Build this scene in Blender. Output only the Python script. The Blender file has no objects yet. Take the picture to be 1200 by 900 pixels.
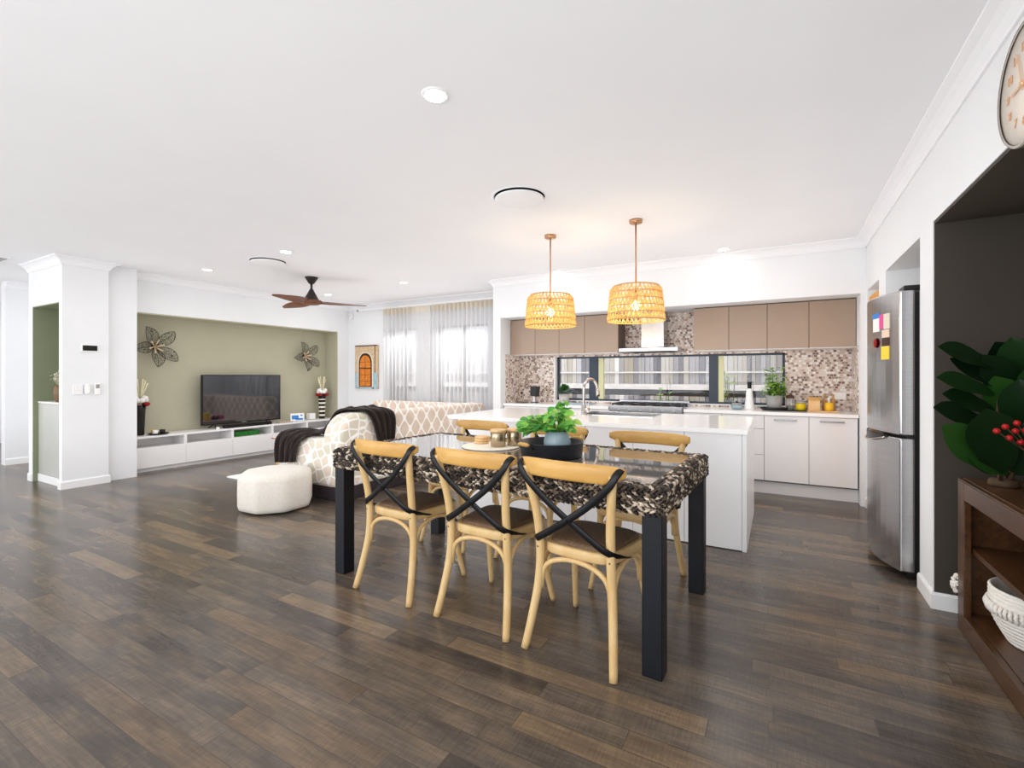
import bpy, bmesh, math, random
from mathutils import Vector, Matrix, noise
random.seed(7)
PI = math.pi
SC = bpy.context.scene
COL = SC.collection
WM = {}

# ---------------------------------------------------------------- materials
def lin(c):
    return tuple((x/255/12.92 if x/255 <= .04045 else ((x/255+.055)/1.055)**2.4) for x in c) + (1.0,)

class M:
    """a procedural material: principled shader plus small node helpers"""
    def __init__(s, name, col=(200, 200, 200), rough=.5, metal=0., spec=.5, coat=0., trans=0., emit=None, estr=0., alpha=1., sheen=0., ior=1.45):
        s.m = bpy.data.materials.new(name); s.m.use_nodes = True
        s.t = s.m.node_tree; s.p = s.t.nodes['Principled BSDF']; s.out = s.t.nodes['Material Output']
        p = s.p.inputs
        p['Base Color'].default_value = lin(col); p['Roughness'].default_value = rough; p['Metallic'].default_value = metal
        p['Specular IOR Level'].default_value = spec; p['Coat Weight'].default_value = coat; p['Transmission Weight'].default_value = trans
        p['Alpha'].default_value = alpha; p['Sheen Weight'].default_value = sheen; p['IOR'].default_value = ior
        if emit: p['Emission Color'].default_value = lin(emit); p['Emission Strength'].default_value = estr
        s.m.diffuse_color = lin(col)
    def n(s, kind, **kw):
        o = s.t.nodes.new(kind)
        for k, v in kw.items():
            if k.startswith('_'): setattr(o, k[1:], v)
            else: o.inputs[k.replace('__', ' ')].default_value = v
        return o
    def l(s, a, b): s.t.links.new(a, b)
    def co(s, scale=(1, 1, 1), rot=(0, 0, 0), kind='Object'):
        tc = s.n('ShaderNodeTexCoord'); mp = s.n('ShaderNodeMapping')
        mp.inputs['Scale'].default_value = scale; mp.inputs['Rotation'].default_value = rot
        s.l(tc.outputs[kind], mp.inputs['Vector']); return mp.outputs['Vector']
    def ramp(s, fac, stops, const=False):
        r = s.n('ShaderNodeValToRGB'); e = r.color_ramp.elements
        if const: r.color_ramp.interpolation = 'CONSTANT'
        while len(e) < len(stops): e.new(.5)
        for i, (pos, c) in enumerate(stops): e[i].position = pos; e[i].color = lin(c)
        s.l(fac, r.inputs['Fac']); return r.outputs['Color']
    def noise(s, vec, scale, detail=4, rough=.55):
        x = s.n('ShaderNodeTexNoise', Scale=scale, Detail=detail, Roughness=rough); s.l(vec, x.inputs['Vector']); return x.outputs['Fac']
    def mix(s, a, b, fac, mode='MIX'):
        x = s.n('ShaderNodeMix', _data_type='RGBA', _blend_type=mode)
        for v, i in ((fac, 0), (a, 6), (b, 7)):
            if hasattr(v, 'links'): s.l(v, x.inputs[i])
            elif i == 0: x.inputs[0].default_value = v
            else: x.inputs[i].default_value = lin(v)
        return x.outputs[2]
    def math(s, op, a, b=0.):
        x = s.n('ShaderNodeMath', _operation=op)
        for v, i in ((a, 0), (b, 1)):
            if hasattr(v, 'links'): s.l(v, x.inputs[i])
            else: x.inputs[i].default_value = v
        return x.outputs[0]
    def base(s, c): s.l(c, s.p.inputs['Base Color']); return s
    def bump(s, h, strength=.3, dist=.01):
        b = s.n('ShaderNodeBump', Strength=strength, Distance=dist); s.l(h, b.inputs['Height']); s.l(b.outputs['Normal'], s.p.inputs['Normal']); return s

def noisy(name, c1, c2, scale=8, rough=.5, stretch=(1, 1, 1), bump=0., **kw):
    m = M(name, c1, rough, **kw); f = m.noise(m.co(stretch), scale)
    m.base(m.ramp(f, [(.3, c1), (.7, c2)]))
    if bump: m.bump(f, bump)
    return m.m
def island(name, stops, rough=.6, **kw):
    m = M(name, stops[0][1], rough, **kw); g = m.n('ShaderNodeNewGeometry')
    m.base(m.ramp(g.outputs['Random Per Island'], stops)); return m.m

def floor_mat():
    m = M('floor_planks', (90, 75, 62), .34, spec=.5)
    v = m.co()
    b = m.n('ShaderNodeTexBrick', _offset=0., _offset_frequency=2, Scale=1.0, Mortar__Size=.0016, Mortar__Smooth=.1, Bias=0., Brick__Width=.86, Row__Height=.1)
    b.inputs['Color1'].default_value = (0, 0, 0, 1); b.inputs['Color2'].default_value = (1, 1, 1, 1); b.inputs['Mortar'].default_value = (.35, .35, .35, 1)
    sp = m.n('ShaderNodeSeparateXYZ'); m.l(v, sp.inputs[0])       # every row starts at its own place and has its own plank length
    wn = m.n('ShaderNodeTexWhiteNoise', _noise_dimensions='1D'); m.l(m.math('FLOOR', m.math('DIVIDE', sp.outputs[1], .1)), wn.inputs['W'])
    wc = m.n('ShaderNodeSeparateColor'); m.l(wn.outputs['Color'], wc.inputs[0])
    xx = m.math('ADD', m.math('MULTIPLY', sp.outputs[0], m.math('ADD', m.math('MULTIPLY', wc.outputs[1], .5), .75)), m.math('MULTIPLY', wc.outputs[0], 7.3))
    cb = m.n('ShaderNodeCombineXYZ'); m.l(xx, cb.inputs[0]); m.l(sp.outputs[1], cb.inputs[1]); m.l(cb.outputs[0], b.inputs['Vector'])
    # each plank gets a tone; grain lies along the plank, saw marks across it
    tone = m.ramp(b.outputs['Color'], [(0, (66, 59, 56)), (.25, (88, 80, 75)), (.45, (104, 94, 86)), (.62, (124, 110, 97)), (.8, (116, 97, 78)), (1, (158, 134, 106))])
    sc = m.n('ShaderNodeVectorMath', _operation='SCALE', Scale=13.); m.l(b.outputs['Color'], sc.inputs[0])
    off = m.n('ShaderNodeVectorMath', _operation='ADD'); m.l(v, off.inputs[0]); m.l(sc.outputs[0], off.inputs[1])
    def st(vec, scale):
        q = m.n('ShaderNodeMapping'); q.inputs['Scale'].default_value = scale; m.l(vec, q.inputs['Vector']); return q.outputs[0]
    # patches of tan and grey inside each plank, then fine grain along it and saw marks across it
    patch = m.noise(st(off.outputs[0], (2.2, 7, 1)), 1.6, 4, .6)
    c = m.mix(tone, m.ramp(patch, [(.3, (74, 66, 62)), (.5, (118, 106, 95)), (.72, (170, 144, 114))]), .36)
    grain = m.noise(st(off.outputs[0], (3, 42, 1)), 1.6, 8, .7)
    c = m.mix(c, m.ramp(grain, [(.3, (70, 66, 62)), (.5, (126, 124, 122)), (.7, (186, 180, 172))]), .5, 'OVERLAY')
    saw = m.noise(st(off.outputs[0], (110, 9, 1)), 1.5, 1, .4)
    c = m.mix(c, m.ramp(saw, [(.2, (92, 92, 92)), (.8, (176, 176, 176))]), .4, 'OVERLAY')
    c = m.mix(c, (52, 45, 40), m.math('MULTIPLY', b.outputs['Fac'], .45))
    m.base(c)
    m.l(m.math('ADD', m.math('MULTIPLY', saw, .1), .19), m.p.inputs['Roughness'])
    m.bump(m.math('ADD', m.math('MULTIPLY', saw, .5), m.math('MULTIPLY', grain, .5)), .07, .002); return m.m

def mosaic_mat():
    m = M('mosaic_tiles', (200, 180, 170), .25)
    tc = m.n('ShaderNodeTexCoord'); sp = m.n('ShaderNodeSeparateXYZ'); m.l(tc.outputs['Object'], sp.inputs[0])
    cb = m.n('ShaderNodeCombineXYZ'); m.l(m.math('ADD', sp.outputs[0], sp.outputs[1]), cb.inputs[0]); m.l(sp.outputs[2], cb.inputs[1])
    b = m.n('ShaderNodeTexBrick', _offset=.5, Scale=1.0, Mortar__Size=.0022, Bias=0., Brick__Width=.03, Row__Height=.027)
    b.inputs['Color1'].default_value = (0, 0, 0, 1); b.inputs['Color2'].default_value = (1, 1, 1, 1); b.inputs['Mortar'].default_value = (.5, .5, .5, 1)
    m.l(cb.outputs[0], b.inputs['Vector'])
    c = m.ramp(b.outputs['Color'], [(0, (120, 92, 78)), (.12, (156, 130, 114)), (.26, (206, 184, 170)), (.46, (220, 204, 194)), (.68, (236, 228, 222)), (.86, (186, 160, 144)), (.94, (228, 216, 208))], True)
    m.base(m.mix(c, (206, 194, 186), b.outputs['Fac'])); return m.m

def wood_mat(name, c1, c2, scale=6, stretch=(1, 1, 10), rough=.4, **kw):
    m = M(name, c1, rough, **kw); v = m.co(stretch); f = m.noise(v, scale, 6, .65)
    m.base(m.ramp(f, [(.3, c1), (.68, c2)])); m.bump(f, .06, .003); return m.m

def trellis_mat():
    m = M('trellis_fabric', (200, 180, 165), .85, sheen=.2); tc = m.n('ShaderNodeTexCoord'); sp = m.n('ShaderNodeSeparateXYZ'); m.l(tc.outputs['Object'], sp.inputs[0])
    u = m.math('ADD', sp.outputs[0], sp.outputs[1])
    a = m.math('COSINE', m.math('MULTIPLY', u, 2*PI/.20)); b = m.math('COSINE', m.math('MULTIPLY', sp.outputs[2], 2*PI/.26))
    e = m.math('ABSOLUTE', m.math('ADD', a, b)); k = m.math('LESS_THAN', e, .34)
    blot = m.noise(m.co(), 5, 2)
    m.base(m.mix(m.ramp(blot, [(.35, (202, 184, 166)), (.65, (218, 199, 184))]), (243, 238, 232), k)); return m.m
def cobble_mat():
    m = M('cobble_fabric', (200, 190, 175), .85, sheen=.2); v = m.co((1, 1, 1), (.2, .35, .3))
    e = m.n('ShaderNodeTexVoronoi', _feature='DISTANCE_TO_EDGE', Scale=9.5, Randomness=.5); m.l(v, e.inputs['Vector'])
    f = m.n('ShaderNodeTexVoronoi', _feature='F1', Scale=9.5, Randomness=.5); m.l(v, f.inputs['Vector'])
    sp = m.n('ShaderNodeSeparateColor'); m.l(f.outputs['Color'], sp.inputs[0])
    c = m.ramp(sp.outputs[0], [(0, (204, 198, 178)), (.5, (214, 204, 188)), (1, (222, 202, 188))])
    m.base(m.mix(c, (244, 241, 236), m.math('LESS_THAN', e.outputs['Distance'], .075))); return m.m

def sheer_mat(c=(246, 245, 244), fac=.64):
    m = M('sheer_fabric', (240, 238, 235), .9); t = m.t
    tr = m.n('ShaderNodeBsdfTransparent'); tl = m.n('ShaderNodeBsdfTranslucent'); df = m.n('ShaderNodeBsdfDiffuse')
    tl.inputs['Color'].default_value = lin(c); df.inputs['Color'].default_value = lin(c); tr.inputs['Color'].default_value = (.95, .96, 1, 1)
    a = m.n('ShaderNodeMixShader', Fac=.5); m.l(tl.outputs[0], a.inputs[1]); m.l(df.outputs[0], a.inputs[2])
    b = m.n('ShaderNodeMixShader', Fac=fac); m.l(tr.outputs[0], b.inputs[1]); m.l(a.outputs[0], b.inputs[2]); m.l(b.outputs[0], m.out.inputs['Surface']); return m.m
def glass_mat():
    m = M('window_glass', (255, 255, 255), .02); tr = m.n('ShaderNodeBsdfTransparent'); gl = m.n('ShaderNodeBsdfGlossy', Roughness=.02)
    f = m.n('ShaderNodeFresnel', IOR=1.35); b = m.n('ShaderNodeMixShader'); m.l(f.outputs[0], b.inputs[0]); m.l(tr.outputs[0], b.inputs[1]); m.l(gl.outputs[0], b.inputs[2]); m.l(b.outputs[0], m.out.inputs['Surface']); return m.m
def shade_mat():
    m = M('woven_cane', (222, 170, 92), .6); tl = m.n('ShaderNodeBsdfTranslucent'); tl.inputs['Color'].default_value = lin((252, 222, 160))
    g = m.n('ShaderNodeNewGeometry'); c = m.ramp(g.outputs['Random Per Island'], [(0, (200, 152, 84)), (.5, (228, 184, 112)), (1, (242, 210, 150))]); m.base(c)
    b = m.n('ShaderNodeMixShader', Fac=.5); m.l(m.p.outputs[0], b.inputs[1]); m.l(tl.outputs[0], b.inputs[2]); m.l(b.outputs[0], m.out.inputs['Surface']); return m.m
def leaf_mat(name, stops, rough=.4, tl=.25):
    m = M(name, stops[0][1], rough); g = m.n('ShaderNodeNewGeometry'); c = m.ramp(g.outputs['Random Per Island'], stops); m.base(c)
    t = m.n('ShaderNodeBsdfTranslucent'); m.l(c, t.inputs['Color']); b = m.n('ShaderNodeMixShader', Fac=tl); m.l(m.p.outputs[0], b.inputs[1]); m.l(t.outputs[0], b.inputs[2]); m.l(b.outputs[0], m.out.inputs['Surface']); return m.m
def mesh_wire_mat():
    m = M('wire_mesh', (70, 72, 66), .5, metal=.3); v = m.co((1, 1, 1)); w = m.n('ShaderNodeTexVoronoi', _feature='DISTANCE_TO_EDGE', Scale=42.); m.l(v, w.inputs['Vector'])
    k = m.math('LESS_THAN', w.outputs['Distance'], .075); m.l(m.math('ADD', m.math('MULTIPLY', k, .75), .14), m.p.inputs['Alpha']); return m.m

X = {}
X['wall'] = noisy('wall_paint', (229, 230, 232), (232, 233, 235), 3, .7)
X['ceil'] = noisy('ceiling_paint', (236, 236, 239), (238, 238, 241), 2, .8)
X['trim'] = M('trim_paint', (236, 236, 236), .45).m
X['olive'] = noisy('olive_paint', (176, 172, 150), (180, 176, 154), 3, .7)
X['green'] = noisy('green_paint', (128, 134, 108), (132, 138, 112), 3, .7)
X['taupe'] = noisy('taupe_paint', (62, 56, 48), (65, 59, 51), 3, .65)
X['floor'] = floor_mat(); X['mosaic'] = mosaic_mat()
X['oak'] = wood_mat('honey_oak', (196, 160, 106), (214, 186, 136), 5, (3, 3, 1), .38)
X['oakrail'] = wood_mat('honey_oak_rail', (184, 138, 70), (204, 162, 94), 5, (1, 4, 4), .36)
X['rattan'] = noisy('rattan_seat', (92, 71, 53), (122, 96, 72), 90, .6, bump=.5)
X['blackmetal'] = M('black_metal', (12, 13, 17), .4, metal=.2).m
X['tableleg'] = wood_mat('blackened_wood', (8, 10, 16), (14, 18, 28), 4, (8, 8, 1), .42)
X['weave'] = island('water_hyacinth', [(0, (24, 20, 18)), (.35, (48, 41, 36)), (.6, (82, 70, 60)), (.8, (140, 122, 104)), (1, (218, 204, 184))], .65)
X['weavedark'] = M('weave_core', (30, 25, 22), .8).m
X['glasstop'] = M('tinted_glass_top', (150, 146, 142), .035, metal=.55, spec=.8, coat=.6).m
X['whitelam'] = M('white_laminate', (236, 234, 234), .3).m
X['cablam'] = noisy('warm_white_laminate', (232, 232, 234), (235, 235, 237), 2, .3)
X['shadowgap'] = M('shadow_gap', (96, 94, 96), .7).m
X['stone'] = noisy('white_stone', (244, 243, 243), (248, 247, 247), 14, .12, spec=.6)
X['mocha'] = noisy('mocha_laminate', (160, 138, 120), (165, 143, 125), 2, .3)
X['mochaedge'] = M('mocha_edge', (106, 88, 76), .5).m
X['steel'] = noisy('brushed_steel', (186, 186, 188), (200, 200, 202), 3, .24, (1, 1, 60), metal=1.)
X['steelside'] = M('fridge_side_grey', (176, 160, 146), .4, metal=.35).m
X['chrome'] = M('chrome', (214, 208, 204), .1, metal=1.).m
X['black'] = M('black_plastic', (16, 16, 18), .35).m
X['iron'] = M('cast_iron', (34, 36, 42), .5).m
X['screen'] = M('tv_screen', (16, 20, 30), .06, spec=1., coat=1.).m
X['tvwhite'] = M('white_plastic', (236, 236, 236), .35).m
X['greyplas'] = M('grey_plastic', (150, 150, 150), .4).m
X['trellis'] = trellis_mat(); X['cobble'] = cobble_mat()
X['plinth'] = noisy('dark_valance', (44, 36, 40), (54, 44, 48), 9, .8)
X['throw'] = noisy('brown_throw', (26, 18, 16), (40, 28, 24), 60, .9, bump=.4, sheen=.1)
X['pouf'] = noisy('cream_velvet', (214, 207, 197), (222, 216, 207), 40, .9, bump=.15, sheen=.3)
X['rug'] = noisy('white_rug', (230, 230, 228), (244, 244, 242), 60, .95, bump=.5)
X['sheer'] = sheer_mat(); X['sheerhead'] = sheer_mat((246, 236, 216), .72); X['glass'] = glass_mat()
X['frame'] = M('window_frame_dark', (44, 54, 66), .35, metal=.2).m
X['sash'] = M('pale_sash_edge', (216, 214, 172), .5).m
X['fence'] = island('weathered_planks', [(0, (70, 70, 78)), (.2, (120, 118, 124)), (.4, (158, 156, 160)), (.55, (96, 94, 100)), (.75, (176, 172, 166)), (.9, (138, 128, 112)), (1, (206, 204, 202))], .8)
X['rail'] = noisy('weathered_rail', (176, 172, 172), (206, 202, 200), 9, .8, (1, 8, 8))
X['soil'] = noisy('garden_ground', (116, 108, 96), (140, 132, 118), 5, .9)
X['cane'] = shade_mat()
X['brass'] = M('brushed_copper', (205, 160, 122), .32, metal=.75).m
X['bulb'] = M('bulb_glow', (255, 230, 180), .4, emit=(255, 214, 150), estr=28.).m
X['lens'] = M('downlight_lens', (255, 255, 255), .4, emit=(255, 252, 246), estr=45.).m
X['fanwood'] = wood_mat('walnut_blade', (92, 58, 44), (132, 86, 66), 5, (1, 1, 1), .35)
X['fanblack'] = M('fan_black', (40, 36, 36), .4).m
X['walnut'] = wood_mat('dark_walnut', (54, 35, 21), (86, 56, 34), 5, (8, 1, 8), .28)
X['walnutshade'] = wood_mat('walnut_inside_shaded', (22, 14, 10), (34, 22, 15), 5, (8, 1, 8), .4)  # same walnut, darkened so the colour carries the shade inside the sideboard
X['rope'] = noisy('white_rope', (222, 217, 208), (238, 234, 226), 50, .9, (1, 1, 3), bump=.4)
X['fig'] = leaf_mat('fig_leaves', [(0, (8, 26, 12)), (.5, (18, 44, 18)), (1, (44, 84, 30))], .32, .12)
X['pothos'] = leaf_mat('pothos_leaves', [(0, (52, 128, 60)), (.35, (96, 176, 76)), (.7, (146, 206, 92)), (1, (196, 224, 110))], .4, .35)
X['herb'] = leaf_mat('herb_leaves', [(0, (70, 116, 46)), (.5, (130, 178, 74)), (1, (176, 208, 110))], .5, .35)
X['bush'] = leaf_mat('dark_herb_leaves', [(0, (34, 70, 34)), (1, (84, 140, 66))], .5, .25)
X['stem'] = noisy('brown_stem', (62, 46, 32), (86, 66, 46), 20, .7)
X['bluepot'] = noisy('glazed_blue_grey', (142, 164, 174), (156, 176, 184), 6, .3)
X['traymetal'] = noisy('dark_tray', (24, 27, 34), (32, 35, 42), 12, .4)
X['canister'] = M('champagne_metal', (186, 168, 140), .25, metal=.9).m
X['lightwood'] = wood_mat('light_wood', (206, 164, 112), (228, 190, 140), 8, (1, 6, 1), .5)
X['mat'] = noisy('woven_mat', (226, 216, 198), (240, 232, 218), 60, .85, bump=.5)
X['clockface'] = M('clock_face', (232, 222, 210), .4).m
X['rosegold'] = M('rose_gold', (232, 188, 150), .35, metal=.4).m
X['palegold'] = M('pale_gold', (232, 206, 172), .35, metal=.3).m
X['silver'] = M('silver_rim', (198, 190, 182), .25, metal=.8).m
X['orange'] = wood_mat('orange_timber', (206, 136, 44), (232, 164, 66), 4, (6, 6, 1), .45)
X['red'] = M('red_petal', (150, 24, 26), .55).m
X['berry'] = M('red_berry', (176, 30, 34), .3).m
X['white'] = M('white_ceramic', (244, 243, 240), .3).m
X['cream'] = M('cream_petal', (236, 232, 214), .6).m
X['drystem'] = M('pale_dry_stem', (226, 220, 188), .7).m
X['yellow'] = M('yellow_ceramic', (240, 190, 40), .3).m
X['yellowglass'] = M('yellow_contents', (214, 190, 24), .25).m
X['amber'] = M('amber_bottle', (188, 140, 84), .3).m
X['blue'] = M('blue_print', (58, 132, 206), .4).m
X['greenbox'] = noisy('green_box', (24, 92, 30), (44, 140, 48), 20, .4)
X['pink'] = M('pink_paper', (222, 84, 150), .5).m
X['peach'] = M('peach_cloth', (238, 204, 184), .7).m
X['yellowpaper'] = M('yellow_paper', (238, 208, 70), .5).m
X['stoneprint'] = noisy('sandstone_print', (188, 160, 128), (216, 192, 160), 14, .8)
X['doorprint'] = noisy('orange_door_print', (196, 104, 34), (226, 142, 60), 18, .7, (1, 1, 2))
X['blueprint'] = noisy('blue_wall_print', (140, 166, 180), (184, 204, 212), 12, .8, (3, 1, 1))
X['darkprint'] = M('dark_arch_print', (66, 40, 26), .8).m
X['paleprint'] = M('pale_print', (220, 210, 192), .8).m
X['wire'] = mesh_wire_mat()
X['wirerim'] = M('dark_wire', (52, 52, 48), .5, metal=.4).m
X['stripe'] = M('black_vase', (26, 24, 24), .3).m
X['brownvase'] = M('brown_vase', (120, 92, 66), .4).m
X['ventdark'] = M('vent_gap_dark', (30, 30, 30), .8).m
X['silverdoor'] = noisy('satin_silver_laminate', (196, 198, 192), (212, 213, 208), 2, .3, metal=.3)
X['cleardome'] = M('clear_jar', (236, 238, 236), .05, trans=.8, spec=.5).m
X['coffee'] = M('coffee_contents', (70, 48, 36), .6).m

# ---------------------------------------------------------------- geometry
class B:
    """collects shapes in world coordinates and links them as ONE mesh object"""
    def __init__(s): s.b = bmesh.new()
    def box(s, x0, x1, y0, y1, z0, z1, mtx=None):
        v = [s.b.verts.new((x, y, z)) for z in (z0, z1) for y in (y0, y1) for x in (x0, x1)]
        if mtx: [setattr(q, 'co', mtx @ q.co) for q in v]
        for f in ((0, 2, 3, 1), (4, 5, 7, 6), (0, 1, 5, 4), (2, 6, 7, 3), (0, 4, 6, 2), (1, 3, 7, 5)): s.b.faces.new([v[i] for i in f])
        return s
    def loft(s, rings, closed=True, cap=True, smooth=True):
        R = [[s.b.verts.new(p) for p in r] for r in rings]; n = len(R[0])
        for a, b in zip(R, R[1:]):
            for i in range(n if closed else n-1):
                f = s.b.faces.new((a[i], a[(i+1) % n], b[(i+1) % n], b[i])); f.smooth = smooth
        if cap and closed:
            s.b.faces.new(R[0][::-1]); s.b.faces.new(R[-1])
        return s
    def tube(s, pts, r, seg=8, flat=1., up=None, cap=True):
        pts = [Vector(p) for p in pts]; n = len(pts); rr = r if isinstance(r, (list, tuple)) else [r]*n
        rings = []; u = None
        for i, p in enumerate(pts):
            t = (pts[min(i+1, n-1)]-pts[max(i-1, 0)]).normalized()
            if u is None:
                a = Vector(up) if up else (Vector((0, 0, 1)) if abs(t.z) < .9 else Vector((1, 0, 0)))
                u = (a-t*a.dot(t)).normalized()
            else:
                a = Vector(up) if up else u; u = (a-t*a.dot(t)).normalized()
            w = t.cross(u)
            rings.append([p+(u*math.cos(k*2*PI/seg)*flat+w*math.sin(k*2*PI/seg))*rr[i] for k in range(seg)])
        return s.loft(rings, cap=cap)
    def lathe(s, prof, c=(0, 0, 0), seg=24, axis='z', cap=True, sq=1.):
        c = Vector(c); rings = []
        for r, h in prof:
            ring = []
            for k in range(seg):
                a = 2*PI*k/seg; x, y = r*math.cos(a), r*math.sin(a)*sq
                ring.append(c+(Vector((x, y, h)) if axis == 'z' else Vector((-h, x, y)) if axis == 'x' else Vector((x, -h, y))))
            rings.append(ring)
        return s.loft(rings, cap=cap)
    def prism(s, poly, f, h0, h1, smooth=False):
        """poly: 2-D outline; f(a, b, h) -> point"""
        return s.loft([[Vector(f(a, b, h)) for a, b in poly] for h in (h0, h1)], smooth=smooth)
    def quad(s, *p):
        s.b.faces.new([s.b.verts.new(q) for q in p]); return s
    def ball(s, c, r, sub=2, sc=(1, 1, 1)):
        m = Matrix.Translation(c) @ Matrix.Diagonal((sc[0], sc[1], sc[2], 1))
        g = bmesh.ops.create_icosphere(s.b, subdivisions=sub, radius=r, matrix=m)
        for v in g['verts']:
            for f in v.link_faces: f.smooth = True
        return s
    def leaf(s, base, d, up, L, W, curl=.25, fold=.15, seg=4, prof=None):
        d = Vector(d).normalized(); up = Vector(up); side = d.cross(up)
        side = side.normalized() if side.length > 1e-4 else Vector((1, 0, 0)); up = side.cross(d).normalized(); base = Vector(base)
        prof = prof or [0, .72, 1., .8, 0]
        rows = []
        for i in range(seg+1):
            t = i/seg; w = prof[int(round(t*(len(prof)-1)))]*W/2; c = base+d*L*t-up*curl*L*t*t
            rows.append([c-side*w+up*fold*w, c, c+side*w+up*fold*w])
        V = [[s.b.verts.new(p) for p in r] for r in rows]
        for a, b in zip(V, V[1:]):
            for i in (0, 1):
                f = s.b.faces.new((a[i], a[i+1], b[i+1], b[i])); f.smooth = True
        return s
    def grid(s, fn, nu, nv, smooth=True):
        V = [[s.b.verts.new(fn(i/nu, j/nv)) for j in range(nv+1)] for i in range(nu+1)]
        for i in range(nu):
            for j in range(nv):
                f = s.b.faces.new((V[i][j], V[i+1][j], V[i+1][j+1], V[i][j+1])); f.smooth = smooth
        return s
    def obj(s, name, mat, parent=None, bevel=0., bseg=2, solid=0., subsurf=0, local=False, recalc=True):
        if recalc: bmesh.ops.recalc_face_normals(s.b, faces=s.b.faces)
        me = bpy.data.meshes.new(name); s.b.to_mesh(me); s.b.free()
        o = bpy.data.objects.new(name, me); COL.objects.link(o); me.materials.append(X[mat])
        if parent is not None:
            o.parent = parent
            if not local: me.transform(WM[parent.name].inverted())
            WM[o.name] = WM[parent.name]
        else: WM[o.name] = Matrix()
        if solid:
            q = o.modifiers.new('thick', 'SOLIDIFY'); q.thickness = solid; q.offset = 0
        if bevel:
            q = o.modifiers.new('soft', 'BEVEL'); q.width = bevel; q.segments = bseg; q.limit_method = 'ANGLE'; q.angle_limit = .6
        if subsurf:
            q = o.modifiers.new('smooth', 'SUBSURF'); q.levels = q.render_levels = subsurf
        return o

def tag(o, label, cat, group=None, kind=None):
    if label: o['label'] = label
    if cat: o['category'] = cat
    if group: o['group'] = group
    if kind: o['kind'] = kind
    return o
def thing(name, label, cat, loc=(0, 0, 0), rz=0., group=None):
    o = bpy.data.objects.new(name, None); COL.objects.link(o); o.empty_display_size = .1
    o.location = loc; o.rotation_euler = (0, 0, rz); WM[o.name] = Matrix.Translation(loc) @ Matrix.Rotation(rz, 4, 'Z')
    return tag(o, label, cat, group)
def struct(name, b, mat, label=None, **kw):
    o = b.obj(name, mat, **kw); o['kind'] = 'structure'; o['label'] = label or name.replace('_', ' '); return o
def dup(root, loc, rz, label):
    r = root.copy(); COL.objects.link(r); r.location = loc; r.rotation_euler = (0, 0, rz); r['label'] = label
    for ch in [c for c in SC.objects if c.parent == root]:
        c = ch.copy(); COL.objects.link(c); c.parent = r
        for g in [q for q in SC.objects if q.parent == ch]:
            d = g.copy(); COL.objects.link(d); d.parent = c
    return r
def crv(pts, n=6):
    """smooth curve through points"""
    P = [Vector(p) for p in pts]; P = [2*P[0]-P[1]]+P+[2*P[-1]-P[-2]]; out = []
    for i in range(1, len(P)-2):
        for k in range(n):
            t = k/n; a, b, c, d = P[i-1:i+3]
            out.append(.5*((2*b)+(c-a)*t+(2*a-5*b+4*c-d)*t*t+(3*b-a-3*c+d)*t**3))
    return out+[P[-2]]

# ---------------------------------------------------------------- the setting
CZ = 2.62
YK, YL = 6.32, 6.48          # kitchen back wall, living back wall
struct('floor', B().box(-13, 3, -3.2, 6.6, -.06, 0), 'floor', 'dark brown plank floor running through the whole room')
struct('ceiling', B().box(-13, 3, -3.2, 6.9, CZ, CZ+.08), 'ceil', 'flat white ceiling')
# right wall, with the dark niche, the fridge alcove and the pantry doorway
b = B().box(.74, 1.6, -3.2, 1.1, 0, CZ).box(.74, 1.6, 1.1, 3.43, 2.13, CZ).box(.74, 1.6, 3.43, 3.705, 0, CZ).box(.74, 1.6, 3.705, 4.77, 2.115, CZ)
b.box(.74, 1.6, 4.77, 5.06, 0, CZ).box(.74, 1.6, 5.06, 5.66, 2.1, CZ).box(.74, 1.6, 5.66, 5.72, 0, CZ)
b.box(1.5, 1.6, 3.705, 4.77, 0, 2.115).box(1.5, 1.6, 5.06, 5.66, 0, 2.1).box(1.3, 1.6, 1.1, 3.43, 0, 2.13)
struct('wall_right', b, 'wall', 'white right wall with niche and fridge alcove')
b = B().box(1.285, 1.3, 1.115, 3.415, 0, 2.115).box(.745, 1.3, 3.415, 3.43, 0, 2.13).box(.745, 1.3, 1.1, 1.115, 0, 2.13).box(.745, 1.3, 1.115, 3.415, 2.115, 2.13)
struct('wall_niche_lining', b, 'taupe', 'dark taupe lining of the sideboard niche')
# kitchen: partition, bulkhead, mosaic back wall round the long window
struct('wall_partition', B().box(-3.53, -3.41, 5.72, 6.6, 0, CZ), 'wall', 'white partition between curtain and kitchen')
struct('wall_bulkhead', B().box(-3.41, .74, 5.72, 6.6, 2.085, CZ).box(.693, 1.6, 5.72, 6.6, 0, 2.085), 'wall', 'white bulkhead above the overhead cupboards')
b = B().box(-3.41, -2.86, YK, YK+.16, 0, 2.085).box(.058, .693, YK, YK+.16, 0, 2.085).box(-2.86, .058, YK, YK+.16, 1.545, 2.085).box(-2.86, .058, YK, YK+.16, 0, .925)
b.box(-3.409, -3.402, 5.86, YK, .89, 1.58).box(.686, .6925, 5.86, YK, .89, 1.58)
struct('wall_kitchen_splashback', b, 'mosaic', 'beige and brown mosaic tiled splashback')
# living room back wall with two windows
b = B()
for x0, x1 in ((-7.9, -6.25), (-5.6, -5.13), (-4.1, -3.53)): b.box(x0, x1, YL, YL+.14, 0, CZ)
for x0, x1 in ((-6.25, -5.6), (-5.13, -4.1)): b.box(x0, x1, YL, YL+.14, 2.12, CZ).box(x0, x1, YL, YL+.14, 0, .25)
struct('wall_living_back', b, 'wall', 'white back wall behind sofa and curtains')
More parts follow.
